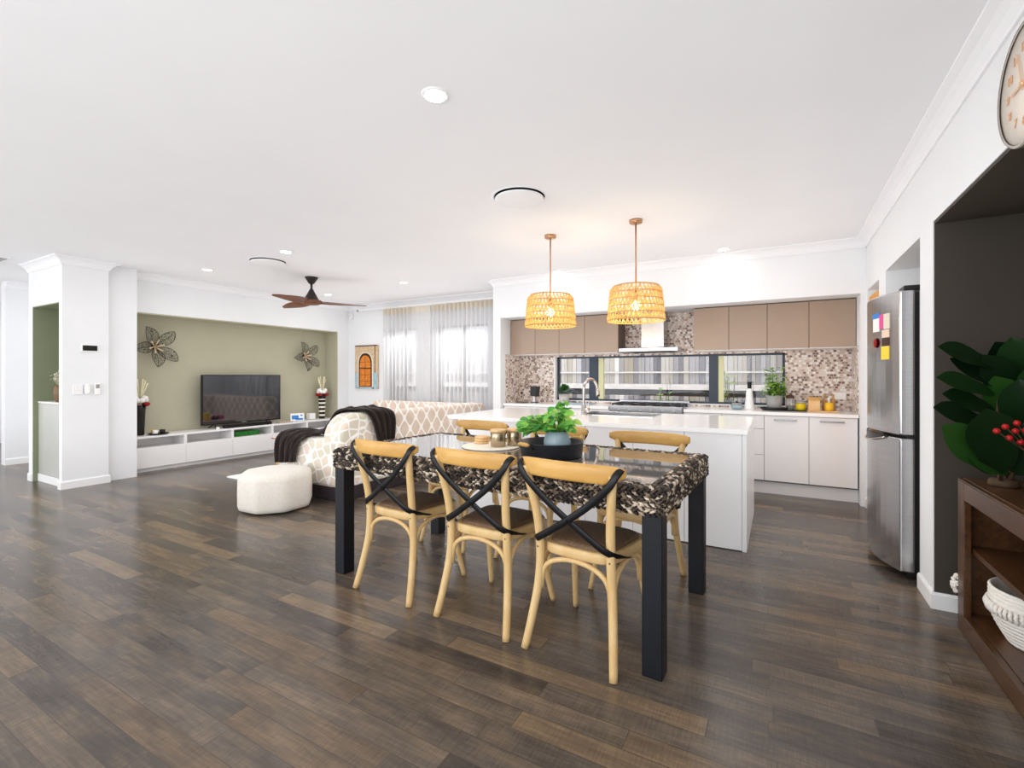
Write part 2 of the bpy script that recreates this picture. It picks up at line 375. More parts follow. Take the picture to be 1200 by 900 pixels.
# television wall and its olive niche
b = B().box(-7.75, -7.3, 2.58, 2.93, 0, CZ).box(-7.75, -7.3, 6.22, 6.48, 0, CZ).box(-7.75, -7.3, 2.93, 6.22, 2.11, CZ).box(-7.75, -7.64, 2.93, 6.22, 0, 2.11)
struct('wall_television', b, 'wall', 'white wall round the television niche')
b = B().box(-7.64, -7.625, 2.945, 6.205, 0, 2.095).box(-7.64, -7.302, 2.93, 2.945, 0, 2.11).box(-7.64, -7.302, 6.205, 6.22, 0, 2.11).box(-7.64, -7.302, 2.945, 6.205, 2.095, 2.11)
struct('wall_television_niche', b, 'olive', 'olive beige lining of the television niche')
# column at the hallway, with a small green niche
b = B().box(-7.08, -7.0, 2.155, 2.58, 0, CZ).box(-8.0, -7.88, 2.155, 2.9, 0, CZ).box(-7.88, -7.08, 2.155, 2.58, 2.11, CZ).box(-7.88, -7.08, 2.55, 2.9, 0, CZ)
struct('wall_column', b, 'wall', 'white wall corner with switches')
b = B().box(-7.88, -7.868, 2.157, 2.55, 0, 2.11).box(-7.868, -7.092, 2.538, 2.55, 0, 2.098).box(-7.092, -7.08, 2.157, 2.55, 0, 2.11).box(-7.868, -7.092, 2.157, 2.55, 2.098, 2.11)
struct('wall_column_niche', b, 'green', 'green lining of the hallway niche')
struct('wall_left', B().box(-9.75, -9.6, 2.34, 6.6, 0, CZ), 'wall', 'white hallway wall')
struct('wall_hallway', B().box(-13, -12.85, -3.2, 6.6, 0, CZ).box(-12.85, -7.9, 6.45, 6.6, 0, CZ), 'wall', 'white wall at the end of the hallway')

# cornices and baseboards: swept profiles
def sweep(prof, a, b2, nx, ny, name, mat, label, ea=0, eb=0):
    """prof: (out, z); run from a to b2, out direction (nx, ny)"""
    L = math.hypot(b2[0]-a[0], b2[1]-a[1]); tx, ty = (b2[0]-a[0])/L, (b2[1]-a[1])/L
    bb = B().loft([[Vector((p[0]+o*nx+o*e*tx, p[1]+o*ny+o*e*ty, z)) for o, z in prof] for p, e in ((a, -ea), (b2, eb))], smooth=False)
    return struct(name, bb, mat, label)
COV = [(0, CZ+.006), (0, CZ-.09), (.012, CZ-.09), (.016, CZ-.074), (.034, CZ-.046), (.058, CZ-.026), (.078, CZ-.018), (.09, CZ-.012), (.09, CZ+.006)]
SK = [(0, -.005), (0, .09), (.008, .09), (.014, .078), (.014, -.005)]
i = 0
for a, c, nx, ny, what, *ee in (((.74, -3.2), (.74, 5.72), -1, 0, 'right wall'), ((.74, 5.72), (-3.53, 5.72), 0, -1, 'kitchen bulkhead'), ((-3.53, 5.72), (-3.53, YL), -1, 0, 'partition'),
                        ((-3.53, YL), (-7.3, YL), 0, -1, 'living room back wall'), ((-7.3, YL), (-7.3, 2.58), 1, 0, 'television wall'),
                        ((-7.0, 2.58), (-7.0, 2.155), 1, 0, 'white column', 1, 1), ((-7.0, 2.155), (-8.0, 2.155), 0, -1, 'hallway niche', 1, 0), ((-9.6, 6.4), (-9.6, 2.34), 1, 0, 'hallway wall')):
    i += 1; sweep(COV, a, c, nx, ny, 'trim_%d' % i, 'ceil', 'white cornice along the %s' % what, *ee)
for a, c, nx, ny, nm, *ee in (((.74, 3.415), (.74, 3.705), -1, 0, 'divider', 1, 0), ((.74, 3.415), (1.285, 3.415), 0, -1, 'niche', 1, 0), ((.74, 4.77), (.74, 5.06), -1, 0, 'pantry'), ((.74, 5.66), (.74, 5.72), -1, 0, 'kitchen'),
                         ((-3.41, 5.72), (-3.53, 5.72), 0, -1, 'partition'), ((-3.53, YL), (-7.3, YL), 0, -1, 'back'), ((-7.3, 2.93), (-7.3, 2.58), 1, 0, 'television'), ((-7.3, 6.48), (-7.3, 6.22), 1, 0, 'corner'),
                         ((-7.0, 2.58), (-7.0, 2.155), 1, 0, 'column', 1, 1), ((-7.0, 2.155), (-7.08, 2.155), 0, -1, 'column_face', 1, 0), ((-7.868, 2.155), (-8.0, 2.155), 0, -1, 'niche_jamb'), ((-7.868, 2.54), (-7.868, 2.2), 1, 0, 'niche_side'),
                         ((-9.6, 6.4), (-9.6, 2.34), 1, 0, 'left')):
    sweep(SK, a, c, nx, ny, 'baseboard_'+nm, 'trim', 'white baseboard at the %s' % nm.replace('_', ' '), *ee)

# windows
def window(name, x0, x1, y, z0, z1, bars, label, white=None):
    fr = B(); t = .045
    fr.box(x0, x1, y, y+.06, z0, z0+t*.6).box(x0, x1, y, y+.06, z1-t*.5, z1).box(x0, x0+t, y, y+.06, z0, z1).box(x1-t*.5, x1, y, y+.06, z0, z1)
    for xa, xb in bars: fr.box(xa, xb, y-.004, y+.064, z0, z1)
    o = struct(name, fr, 'frame', label)
    g = B().box(x0+.01, x1-.01, y+.028, y+.034, z0+.01, z1-.01).obj('glass_pane', 'glass', o); g['kind'] = 'structure'
    return o
w = window('window_1', -2.86, .058, YK+.07, .925, 1.545, [(-2.345, -2.215), (-.768, -.665)], 'long dark framed window above the kitchen bench')
s = B().box(-2.21, -2.14, YK+.075, YK+.13, .95, 1.53).box(-.66, -.6, YK+.075, YK+.13, .95, 1.53).obj('sash_edge', 'sash', w); s['kind'] = 'structure'
s = B().box(-2.86, -2.835, YK-.004, YK+.07, .925, 1.545).box(-2.835, .058, YK-.004, YK+.07, .915, .927).obj('window_reveal', 'trim', w); s['kind'] = 'structure'
window('window_2', -6.25, -5.6, YL+.05, .25, 2.12, [(-5.94, -5.9)], 'narrow window behind the left sheer curtain')
window('window_3', -5.13, -4.1, YL+.05, .25, 2.12, [(-4.64, -4.6)], 'wide window behind the right sheer curtain')
d = struct('door_1', B().box(.75, .785, 5.065, 5.655, .005, 2.03), 'orange', 'orange timber pantry door in the right wall', bevel=.004)
k = B().tube([(.752, 5.13, 1.0), (.70, 5.13, 1.0), (.70, 5.24, 1.0)], .009, 8).obj('door_handle', 'steel', d); k['kind'] = 'structure'

# outside: fence, ground
struct('ground_outside', B().box(-13, 4, 6.75, 14, -.2, -.12), 'soil', 'bare ground outside the windows')
ft = thing('timber_fence', 'weathered grey paling fence outside the kitchen window', 'fence', (-3, 8.0, -.12))
b = B(); x = -9.5
while x < 3:
    wd = random.uniform(.05, .1); z1 = 2.05+random.uniform(-.03, .03); y = 8.0+random.uniform(0, .02)
    b.box(x, x+wd-.006, y, y+.018, 1.06, z1).box(x, x+wd-.006, y+.002, y+.02, -.12, .945); x += wd
b.obj('palings', 'fence', ft)
B().box(-9.5, 3, 7.95, 8.0, 1.05, 1.14).box(-9.5, 3, 7.95, 8.0, 1.32, 1.345).obj('fence_rail_and_glint', 'rail', ft)  # broad rail, plus a thin pale bar standing in for a reflection line
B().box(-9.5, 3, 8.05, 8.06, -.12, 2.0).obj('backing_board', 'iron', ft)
def twigs(name, label, x, y, z0, z1, n):
    t = thing(name, label, 'plant', (x, y, z0)); s_, l_ = B(), B()
    for _ in range(n):
        a = random.uniform(0, 6.28); p = [(x, y, z0), (x+.05*math.cos(a), y+.04*math.sin(a), (z0+z1)/2), (x+.12*math.cos(a), y+.08*math.sin(a), z1*random.uniform(.85, 1))]
        s_.tube(p, .006, 5); c = crv(p, 6)
        for q in c[4:]:
            for _ in range(3): l_.leaf(q, (random.uniform(-1, 1), random.uniform(-.6, .6), random.uniform(-.2, .8)), (0, 0, 1), .07, .035)
    s_.obj('stems', 'stem', t); l_.obj('foliage', 'herb', t)
twigs('garden_sapling', 'thin leafy sapling against the fence, seen between the window bars', -1.6, 7.6, -.12, 1.12, 4)
twigs('garden_sapling', 'taller thin sapling against the fence, seen beside the right window bar', -.62, 7.6, -.12, 1.35, 6)

# ---------------------------------------------------------------- dining table
TC, TR = (-1.45, 2.58), math.radians(-2.6); TL, TW, TZ = 2.10, 1.02, .805
T = thing('dining_table', 'long dining table with braided brown edge, glass top and black square legs', 'table', (TC[0], TC[1], 0), TR)
b, hx, hy = B(), TL/2, TW/2
def braid(p0, p1, out, up, n, size):
    p0, p1, out, up = Vector(p0), Vector(p1), Vector(out), Vector(up); t = (p1-p0).normalized()
    for i in range(n):
        c = p0.lerp(p1, (i+.5)/n)+Vector((random.uniform(-1, 1),)*3)*.0015
        for sgn in (-1, 1):
            ax = (t*.9+up*sgn*.62).normalized(); nn = out; bb = ax.cross(nn)
            L, Wd, H = size*1.3, size*.25, size*.42; cc = c+up*sgn*size*.22
            rings = []
            for k, s_ in ((-1, .25), (-.5, .9), (.4, 1), (1, .3)):
                rings.append([cc+ax*L*.5*k+(bb*math.cos(j*PI/3)*Wd*s_+nn*(math.sin(j*PI/3)*H*s_+.1*H)) for j in range(6)])
            b.loft(rings)
zr = [.785, .764, .743, .722, .702]
for z in zr:
    for y, o in ((-hy, -1), (hy, 1)): braid((-hx, y, z), (hx, y, z), (0, o, 0), (0, 0, 1), 84, .029)
    for x_, o in ((-hx, -1), (hx, 1)): braid((x_, -hy, z), (x_, hy, z), (o, 0, 0), (0, 0, 1), 40, .029)
for k in range(2):
    q = .018+k*.03
    for sgn in (-1, 1):
        braid((-hx+.01, sgn*(hy-q), TZ-.006), (hx-.01, sgn*(hy-q), TZ-.006), (0, 0, 1), (0, 1, 0), 84, .029)
        braid((sgn*(hx-q), -hy+.01, TZ-.006), (sgn*(hx-q), hy-.01, TZ-.006), (0, 0, 1), (1, 0, 0), 40, .029)
b.obj('woven_edge', 'weave', T, local=True)
B().box(-hx+.006, hx-.006, -hy+.006, hy-.006, .69, .797).obj('table_frame', 'weavedark', T, local=True)
B().box(-hx+.066, hx-.066, -hy+.066, hy-.066, .797, .807).obj('glass_top', 'glasstop', T, bevel=.003, local=True)
for sx in (-1, 1):
    for sy in (-1, 1): B().box(sx*(hx-.045)-.043, sx*(hx-.045)+.043, sy*(hy-.05)-.043, sy*(hy-.05)+.043, 0, .69).obj('leg', 'tableleg', T, bevel=.004, local=True)

# ---------------------------------------------------------------- dining chairs
CH = thing('dining_chair', 'x', 'chair', group='cross-back chairs round the dining table')
def trap(n=28, k=0.):
    out = []
    for i in range(n):
        a = 2*PI*i/n; c_, s_ = math.cos(a), math.sin(a); e = .42
        y = math.copysign(abs(s_)**e, s_)*(.205-k); wx = (.185+.035*(y+.2)/.4)-k
        out.append((math.copysign(abs(c_)**e, c_)*wx, y+.01))
    return out
b = B(); b.loft([[Vector((x_, y_, z)) for x_, y_ in trap(28, k)] for z, k in ((.442, .006), (.45, 0), (.482, 0), (.49, .006))])
b.obj('seat_frame', 'oak', CH)
b = B(); b.loft([[Vector((x_, y_, z)) for x_, y_ in trap(28, k)] for z, k in ((.488, .022), (.5, .024), (.508, .04), (.512, .1))]); b.obj('seat_pad', 'rattan', CH)
for sx in (-1, 1):
    p = crv([(sx*.222, -.262, 0), (sx*.205, -.225, .14), (sx*.188, -.193, .3), (sx*.180, -.19, .46), (sx*.186, -.21, .62), (sx*.205, -.243, .77), (sx*.222, -.266, .86)], 5)
    B().tube(p, [.0182+.003*math.sin(PI*i/(len(p)-1)) for i in range(len(p))], 10).obj('back_leg', 'oak', CH)
    p = crv([(sx*.215, .235, 0), (sx*.2, .2, .14), (sx*.186, .168, .3), (sx*.18, .158, .445)], 5)
    B().tube(p, [.0145+.005*i/(len(p)-1) for i in range(len(p))], 10).obj('front_leg', 'oak', CH)
def arch(p0, p1, z0, z1, inset):
    p0, p1 = Vector(p0), Vector(p1); pts = []
    for i in range(17):
        t = i/16; s_ = math.sin(PI*t)**.55; q = p0.lerp(p1, .5-.5*math.cos(PI*t)); q.z = z0+(z1-z0)*s_; pts.append(q)
    return B().tube(pts, .0125, 8)
arch((-.175, -.185, 0), (.175, -.185, 0), .27, .432, 0).obj('arched_brace', 'oak', CH)
arch((-.175, .165, 0), (.175, .165, 0), .27, .432, 0).obj('arched_brace', 'oak', CH)
for sx in (-1, 1): arch((sx*.186, -.175, 0), (sx*.186, .16, 0), .27, .432, 0).obj('arched_brace', 'oak', CH)
# bent top rail
b = B(); rings = []
for i in range(25):
    t = -1+i/12; x_ = t*.265; y_ = -.288+.05*t*t; hgt = .083*(1-.55*max(0, (abs(t)-.62)/.38)**2); zc = .862-.004*t*t+(.012*max(0, (abs(t)-.7)/.3))
    th = .0135*(1-.4*abs(t)**6); ring = []
    for j in range(12):
        a = 2*PI*j/12; ca, sa = math.cos(a), math.sin(a); ring.append(Vector((x_, y_+math.copysign(abs(ca)**.7, ca)*th, zc+math.copysign(abs(sa)**.6, sa)*hgt/2)))
    rings.append(ring)
b.loft(rings); b.obj('top_rail', 'oakrail', CH)
for sx in (-1, 1):
    p = crv([(sx*.25, -.248, .888), (sx*.24, -.276, .866), (sx*.205, -.284, .81), (sx*.105, -.268, .715), (0, -.252-.008*(sx > 0), .635), (-sx*.105, -.238, .562), (-sx*.178, -.222, .516), (-sx*.21, -.17, .492), (-sx*.222, -.09, .468)], 5)
    B().tube(p, .0165, 8, flat=.25, up=(0, -1, .0)).obj('cross_strap', 'blackmetal', CH)
for p in ((0, -.266, .635), (-.182, -.208, .47), (.182, -.208, .47), (-.184, -.214, .52), (.184, -.214, .52)): B().ball(p, .006, 1).obj('bolt', 'blackmetal', CH)
chairs = [((-.795, 2.212), -6.0, 'cross-back wooden chair nearest the right black table leg, back to the camera'),
          ((-1.352, 2.25), -3.5, 'middle cross-back wooden chair on the side of the table facing the camera'),
          ((-1.99, 2.28), -3.5, 'cross-back wooden chair beside the left table leg, in front of the sofa'),
          ((-.765, 2.94), 178, 'cross-back wooden chair on the island side of the table, at its right end'),
          ((-1.5, 3.06), 175, 'cross-back wooden chair on the island side of the table, behind the potted plant'),
          ((-2.175, 3.06), 174, 'cross-back wooden chair on the island side, beyond the coasters at the sofa end')]
for i, ((x_, y_), r, lab) in enumerate(chairs):
    if i == 0: CH.location = (x_, y_, 0); CH.rotation_euler = (0, 0, math.radians(r)); CH['label'] = lab
    else: dup(CH, (x_, y_, 0), math.radians(r), lab)

# ---------------------------------------------------------------- things on the dining table
zt = .8075
MATC = (-1.665, 2.67)
m_ = B().lathe([(.185, 0), (.192, .003), (.19, .008), (.15, .009), (.01, .009)], (MATC[0], MATC[1], zt), 40).obj('round_placemat', 'mat'); tag(m_, 'round pale woven placemat on the glass table under canisters', 'placemat')
zm = zt+.0095
for k, (x_, y_, lab) in enumerate((( -1.60, 2.655, 'champagne metal canister with wooden lid, nearer the wooden coasters'), (-1.535, 2.755, 'champagne metal canister with wooden lid, nearer the black round tray'))):
    t = thing('canister', lab, 'canister', (x_, y_, zm), group='metal canisters on the placemat')
    B().lathe([(.044, 0), (.049, .003), (.05, .09), (.047, .094)], (x_, y_, zm), 28).obj('body', 'canister', t)
    B().lathe([(.047, .094), (.053, .095), (.053, .108), (.05, .112), (.001, .112)], (x_, y_, zm), 28).obj('lid', 'lightwood', t)
for k, lab in enumerate(('round wooden coaster at the bottom of the stack of three', 'round wooden coaster in the middle of the stack of three', 'round wooden coaster on top of the stack of three')):
    o = B().lathe([(.046, 0), (.05, .004), (.05, .013), (.046, .0165), (.001, .0165)], (-1.775+.003*k, 2.725, zm+.017*k), 28).obj('coaster', 'lightwood'); tag(o, lab, 'coaster', 'wooden coasters')
tc = (-1.168, 2.545)
t = thing('round_tray', 'round black metal tray with two wooden handles on the glass table', 'tray', (tc[0], tc[1], zt))
B().lathe([(.16, 0), (.178, .004), (.186, .084), (.189, .088), (.183, .088), (.175, .01), (.16, .008), (.001, .008)], (tc[0], tc[1], zt), 40).obj('body', 'traymetal', t)
for sgn in (-1, 1):
    a = math.radians(248) if sgn > 0 else math.radians(68); ca, sa = math.cos(a), math.sin(a); e = Vector((tc[0]+ca*.19, tc[1]+sa*.19, zt+.08)); tn = Vector((-sa, ca, 0)); on = Vector((ca, sa, 0))
    h = B().tube([e+tn*-.045+on*.022+Vector((0, 0, .004)), e+tn*-.025+on*.026+Vector((0, 0, .006)), e+tn*.025+on*.026+Vector((0, 0, .006)), e+tn*.045+on*.022+Vector((0, 0, .004))], [.007, .012, .012, .007], 10).obj('handle', 'oakrail', t)
    B().tube([e+tn*-.06+on*-.004+Vector((0, 0, -.02)), e+tn*-.05+on*.02, e+tn*.05+on*.02, e+tn*.06+on*-.004+Vector((0, 0, -.02))], .0035, 6).obj('handle_wire', 'blackmetal', h)
zp = zt+.0085; pc = (-1.145, 2.575)
t = thing('potted_pothos', 'leafy green plant in a round blue-grey pot inside the black tray', 'plant', (pc[0], pc[1], zp))
B().lathe([(.045, 0), (.06, .008), (.079, .05), (.08, .075), (.07, .115), (.06, .135), (.054, .135), (.062, .11), (.05, .105), (.001, .105)], (pc[0], pc[1], zp), 32).obj('pot', 'bluepot', t)
s_, l_ = B(), B(); rnd = random.Random(3)
for k in range(120):
    a = rnd.uniform(0, 2*PI); r = .11*math.sqrt(rnd.random()); h = rnd.uniform(.0, .195)*(1-.5*(r/.11)**2)
    if k < 40: a = math.radians(rnd.uniform(175, 240)); r = rnd.uniform(.08, .225); h = rnd.uniform(-.01, .11)*(1-r*1.6)
    p0 = Vector((pc[0]+.02*math.cos(a), pc[1]+.02*math.sin(a), zp+.1)); p1 = Vector((pc[0]+r*math.cos(a), pc[1]+r*math.sin(a), zp+.14+h))
    s_.tube(crv([p0, p0.lerp(p1, .5)+Vector((0, 0, .03)), p1], 3), .0018, 5)
    q = Vector((math.cos(a)+rnd.uniform(-.7, .7), math.sin(a)+rnd.uniform(-.7, .7), rnd.uniform(-.5, .7))); ln = rnd.uniform(.05, .075)
    l_.leaf(p1-q.normalized()*ln*.4, q, (rnd.uniform(-.3, .3), -.5, .8), ln, rnd.uniform(.042, .06), .3, .2, 4, [.2, .95, 1., .65, 0])
s_.obj('stems', 'pothos', t); l_.obj('foliage', 'pothos', t)

# ---------------------------------------------------------------- pendants, fan, ceiling fittings
def pendant(x_, y_, lab, proto=[]):
    t = thing('pendant_lamp', lab, 'pendant lamp', (x_, y_, CZ), group='woven pendants over the island')
    B().lathe([(.056, 0), (.056, -.022), (.05, -.028), (.001, -.028)], (x_, y_, CZ), 28).obj('ceiling_canopy', 'brass', t)
    B().tube([(x_, y_, CZ-.025), (x_, y_, 2.0)], .0075, 8).obj('rod', 'brass', t)
    z0, z1, r0, r1 = 1.752, 2.045, .242, .212; R = lambda z: (r1+(r0-r1)*(1-((z-z0)/(z1-z0)))**.9)-(.02*max(0, (z-z1+.04)/.04)**2)
    b = B(); nr = 5; dz = (z1-z0)/nr; n = 40
    for i in range(nr):
        za, zb = z0+dz*i, z0+dz*(i+1)
        for k in range(n):
            a0 = 2*PI*(k+.5*(i % 2))/n
            for sl, rr in ((.62, 0), (-.3, -.004)):
                cs = []
                for q, tt in enumerate((0, .35, .7, 1)):
                    z = za+(zb-za)*tt; a = a0+sl*2*PI/n*tt*1.5; wv = .0062*(.55+math.sin(PI*(tt*.8+.1))*.6)/R(z); rad = R(z)+rr+.005*math.sin(PI*tt)
                    cs.append([Vector((x_+rad*math.cos(a+s2*wv), y_+rad*math.sin(a+s2*wv), z)) for s2 in (-1, 1)])
                b.loft(cs, closed=False)
    sh = b.obj('woven_shade', 'cane', t, solid=.003)
    b = B()
    for i in range(nr+1):
        z = z0+dz*i; rad = R(z); b.tube([(x_+rad*math.cos(2*PI*k/48), y_+rad*math.sin(2*PI*k/48), z) for k in range(49)], .0055 if i in (0, nr) else .0035, 6, cap=False)
    b.obj('shade_ring', 'oakrail', sh)
    b = B()
    for k in range(3): a = k*2*PI/3; b.tube([(x_, y_, 2.0), (x_+.2*math.cos(a), y_+.2*math.sin(a), z1-.002)], .003, 6)
    b.obj('spider', 'brass', t)
    B().lathe([(.018, 0), (.02, -.06), (.012, -.065)], (x_, y_, 2.0), 16).obj('socket', 'brass', t)
    B().ball((x_, y_, 1.885), .034, 2, (1, 1, 1.25)).obj('bulb', 'bulb', t)
    L = bpy.data.lights.new('pendant_light', 'POINT'); L.energy = 7; L.color = (1, .86, .62); L.shadow_soft_size = .05
    lo = bpy.data.objects.new('pendant_light', L); COL.objects.link(lo); lo.location = (x_, y_, 1.82)
pendant(-1.91, 4.138, 'woven cane drum pendant over the island, nearer the curtains')
pendant(-1.079, 4.091, 'woven cane drum pendant over the island, nearer the range hood')

def downlight(x_, y_, lab):
    t = thing('downlight', lab, 'downlight', (x_, y_, CZ), group='round ceiling downlights')
    B().lathe([(.066, 0), (.064, -.006), (.054, -.008), (.05, -.003)], (x_, y_, CZ), 28, cap=False).obj('trim_ring', 'tvwhite', t)
    B().lathe([(.053, -.0035), (.001, -.0036)], (x_, y_, CZ), 24).obj('lens', 'lens', t)
    L = bpy.data.lights.new('downlight_beam', 'SPOT'); L.energy = 5; L.spot_size = math.radians(100); L.spot_blend = .6; L.shadow_soft_size = .05; L.color = (1, .97, .93)
    lo = bpy.data.objects.new('downlight_beam', L); COL.objects.link(lo); lo.location = (x_, y_, CZ-.03)
for x_, y_, lab in ((-1.431, 1.793, 'large lit downlight in the ceiling above the dining table'), (-6.311, 3.341, 'lit downlight nearest the television niche, left of the round vent'), (-4.656, 3.274, 'lit downlight in the ceiling just right of the far round vent'),
                    (-4.716, 5.189, 'lit downlight in the ceiling in front of the sheer curtains'), (-6.504, 5.337, 'lit downlight beyond the fan, in front of the niche corner'), (-.515, 5.488, 'lit downlight near the bulkhead above the beige overhead cupboards'), (-2.481, 5.612, 'lit downlight beside the rod of the pendant nearer the curtains')): downlight(x_, y_, lab)
def vent(x_, y_, lab):
    t = thing('ceiling_vent', lab, 'ceiling vent', (x_, y_, CZ), group='round ceiling air vents')
    B().lathe([(.212, 0), (.208, -.004), (.196, -.005), (.19, -.002)], (x_, y_, CZ), 40, cap=False).obj('outer_ring', 'ceil', t)
    B().lathe([(.193, -.002), (.001, -.002)], (x_, y_, CZ), 40).obj('throat', 'ventdark', t)
    B().lathe([(.001, -.012), (.15, -.012), (.183, -.014), (.184, -.02), (.17, -.024), (.001, -.025)], (x_, y_, CZ), 40).obj('disc', 'ceil', t)
vent(-1.70, 3.13, 'large round white ceiling vent above the dining table')
vent(-5.22, 3.44, 'round white ceiling vent beside the ceiling fan')
t = thing('ceiling_grille', 'grey rectangular ceiling grille at the hallway corner', 'ceiling vent', (-7.95, 1.75, CZ))
B().box(-8.35, -7.62, 1.62, 1.9, CZ-.012, CZ).obj('grille_frame', 'tvwhite', t)
b = B()
for k in range(8): b.box(-8.32, -7.65, 1.64+.032*k, 1.658+.032*k, CZ-.018, CZ-.01)
b.obj('louvres', 'greyplas', t)

fx, fy = -5.566, 4.30
t = thing('ceiling_fan', 'dark three-bladed ceiling fan with walnut blades over the lounge', 'ceiling fan', (fx, fy, CZ))
B().lathe([(.085, 0), (.083, -.012), (.04, -.08), (.02, -.095)], (fx, fy, CZ), 28).obj('ceiling_canopy', 'fanblack', t)
B().tube([(fx, fy, CZ-.09), (fx, fy, 2.43)], .016, 10).obj('rod', 'fanblack', t)
B().lathe([(.022, 2.46), (.03, 2.44), (.1, 2.31), (.105, 2.3)], (fx, fy, 0), 28).obj('motor_housing', 'fanblack', t)
B().lathe([(.125, 2.305), (.14, 2.29), (.13, 2.262), (.09, 2.248), (.001, 2.246)], (fx, fy, 0), 28).obj('blade_hub', 'fanwood', t)
for tgt in ((-5.03, 4.92), (-5.35, 3.50), (-6.38, 4.40)):
    a = math.atan2(tgt[1]-fy, tgt[0]-fx); dx = Vector((math.cos(a), math.sin(a), 0)); sd = Vector((-dx.y, dx.x, 0)); rings = []
    for i in range(13):
        q = i/12; r = .1+.62*q; wd = (.055+.03*math.sin(PI*min(1, q*1.15)))*(1 if q < .88 else math.sqrt(max(.02, 1-((q-.88)/.125)**2))); tw = math.radians(20*(1-q)+7)
        c = Vector((fx, fy, 2.278-.012*q))+dx*r+sd*(.02*math.sin(PI*q)); ax = sd*math.cos(tw)+Vector((0, 0, 1))*math.sin(tw); nn = ax.cross(dx)
        rings.append([c+ax*wd*math.cos(j*2*PI/10)+nn*.007*math.sin(j*2*PI/10) for j in range(10)])
    B().loft(rings).obj('blade', 'fanwood', t)

# ---------------------------------------------------------------- television niche
mods = [(2.95, 3.57, 'white low cabinet module at the left end, under the dark dish'), (3.57, 4.23, 'white low cabinet module under the left half of the television'), (4.23, 4.885, 'white low cabinet module with a green box in its open slot'),
        (4.885, 5.545, 'white low cabinet module under the blue photo card'), (5.545, 6.2, 'white low cabinet module at the corner end, under the striped vase')]
UZ = .475
for y0, y1, lab in mods:
    t = thing('television_cabinet', lab, 'cabinet', (-7.45, (y0+y1)/2, 0), group='low white cabinets along the television niche'); x0, x1 = -7.62, -7.29
    b = B().box(x0, x1, y0, y1, UZ-.028, UZ).box(x0, x1, y0, y0+.018, .05, UZ-.028).box(x0, x1, y1-.018, y1, .05, UZ-.028).box(x0, x1-.012, y0+.018, y1-.018, .308, .323).box(x0, x0+.01, y0+.018, y1-.018, .05, UZ-.028).box(x0, x1-.02, y0+.018, y1-.018, .05, .065)
    b.obj('carcass', 'whitelam', t, bevel=.0015)
    B().box(x1-.012, x1+.006, y0+.003, y1-.003, .055, .318).obj('drawer_front', 'whitelam', t, bevel=.002)
    B().box(x1-.06, x1-.045, y0, y1, 0, .05).obj('kickboard', 'whitelam', t)
t = thing('television', 'black flat-screen television standing on the white low cabinets', 'television', (-7.46, 4.5, UZ))
B().box(-7.49, -7.445, 3.865, 5.135, .53, 1.29).obj('bezel', 'black', t, bevel=.006)
B().box(-7.4455, -7.444, 3.88, 5.12, .552, 1.277).obj('screen', 'screen', t)
B().box(-7.4452, -7.442, 4.46, 4.54, .537, .546).obj('badge', 'greyplas', t)
for y_ in (4.06, 4.94): B().tube([(-7.36, y_-.04, UZ+.008), (-7.465, y_, .545), (-7.56, y_-.04, UZ+.008)], .0085, 8).obj('foot', 'black', t)
o = B().box(-7.37, -7.30, 4.12, 4.88, UZ+.004, UZ+.05).box(-7.36, -7.31, 4.16, 4.2, UZ, UZ+.005).box(-7.36, -7.31, 4.8, 4.84, UZ, UZ+.005).obj('soundbar', 'black', bevel=.01); tag(o, 'slim black soundbar lying in front of the television', 'soundbar')
o = B().lathe([(.02, 0), (.022, .004), (.022, .028), (.018, .032), (.001, .032)], (-7.33, 4.03, UZ), 18).obj('candle', 'white'); tag(o, 'tiny white tealight at the left foot of the television', 'candle')
o = B().box(-7.6, -7.38, 4.32, 4.72, .324, .395).obj('set_top_box', 'greenbox', bevel=.006); tag(o, 'flat green box in the open cabinet slot under the television', 'box')
for k, (m_, dy, lab) in enumerate((('greyplas', 0, 'grey magazine at the bottom, beside the right foot of the television'), ('stoneprint', .02, 'sandy magazine on top, beside the right foot of the television'))):
    o = B().box(-7.42, -7.31, 5.02+dy, 5.27+dy*.5, UZ+.001+k*.009, UZ+.009+k*.009).obj('magazine', m_); tag(o, lab, 'magazine', 'magazines by the television')
t = thing('photo_card', 'white photo card with blue picture standing on the low cabinets', 'photo card', (-7.36, 5.40, UZ+.007))
R_ = Matrix.Translation((-7.36, 5.40, UZ+.007)) @ Matrix.Rotation(-.5, 4, 'Z') @ Matrix.Rotation(-.2, 4, 'Y')
B().box(-.004, .004, -.11, .11, 0, .135, R_).obj('card', 'white', t)
b = B().box(.004, .0055, -.09, .02, .03, .1, R_).box(.004, .0055, -.03, .09, .015, .05, R_).box(.004, .0055, .05, .085, .085, .11, R_); b.obj('picture', 'blue', t)
B().box(-.05, -.004, -.02, .02, 0, .006, R_).obj('stand', 'white', t)
o = B().box(-7.53, -7.42, 5.70, 5.83, UZ, UZ+.115).obj('white_box', 'tvwhite', bevel=.02, bseg=3); tag(o, 'small white rounded box beside the striped vase', 'box')

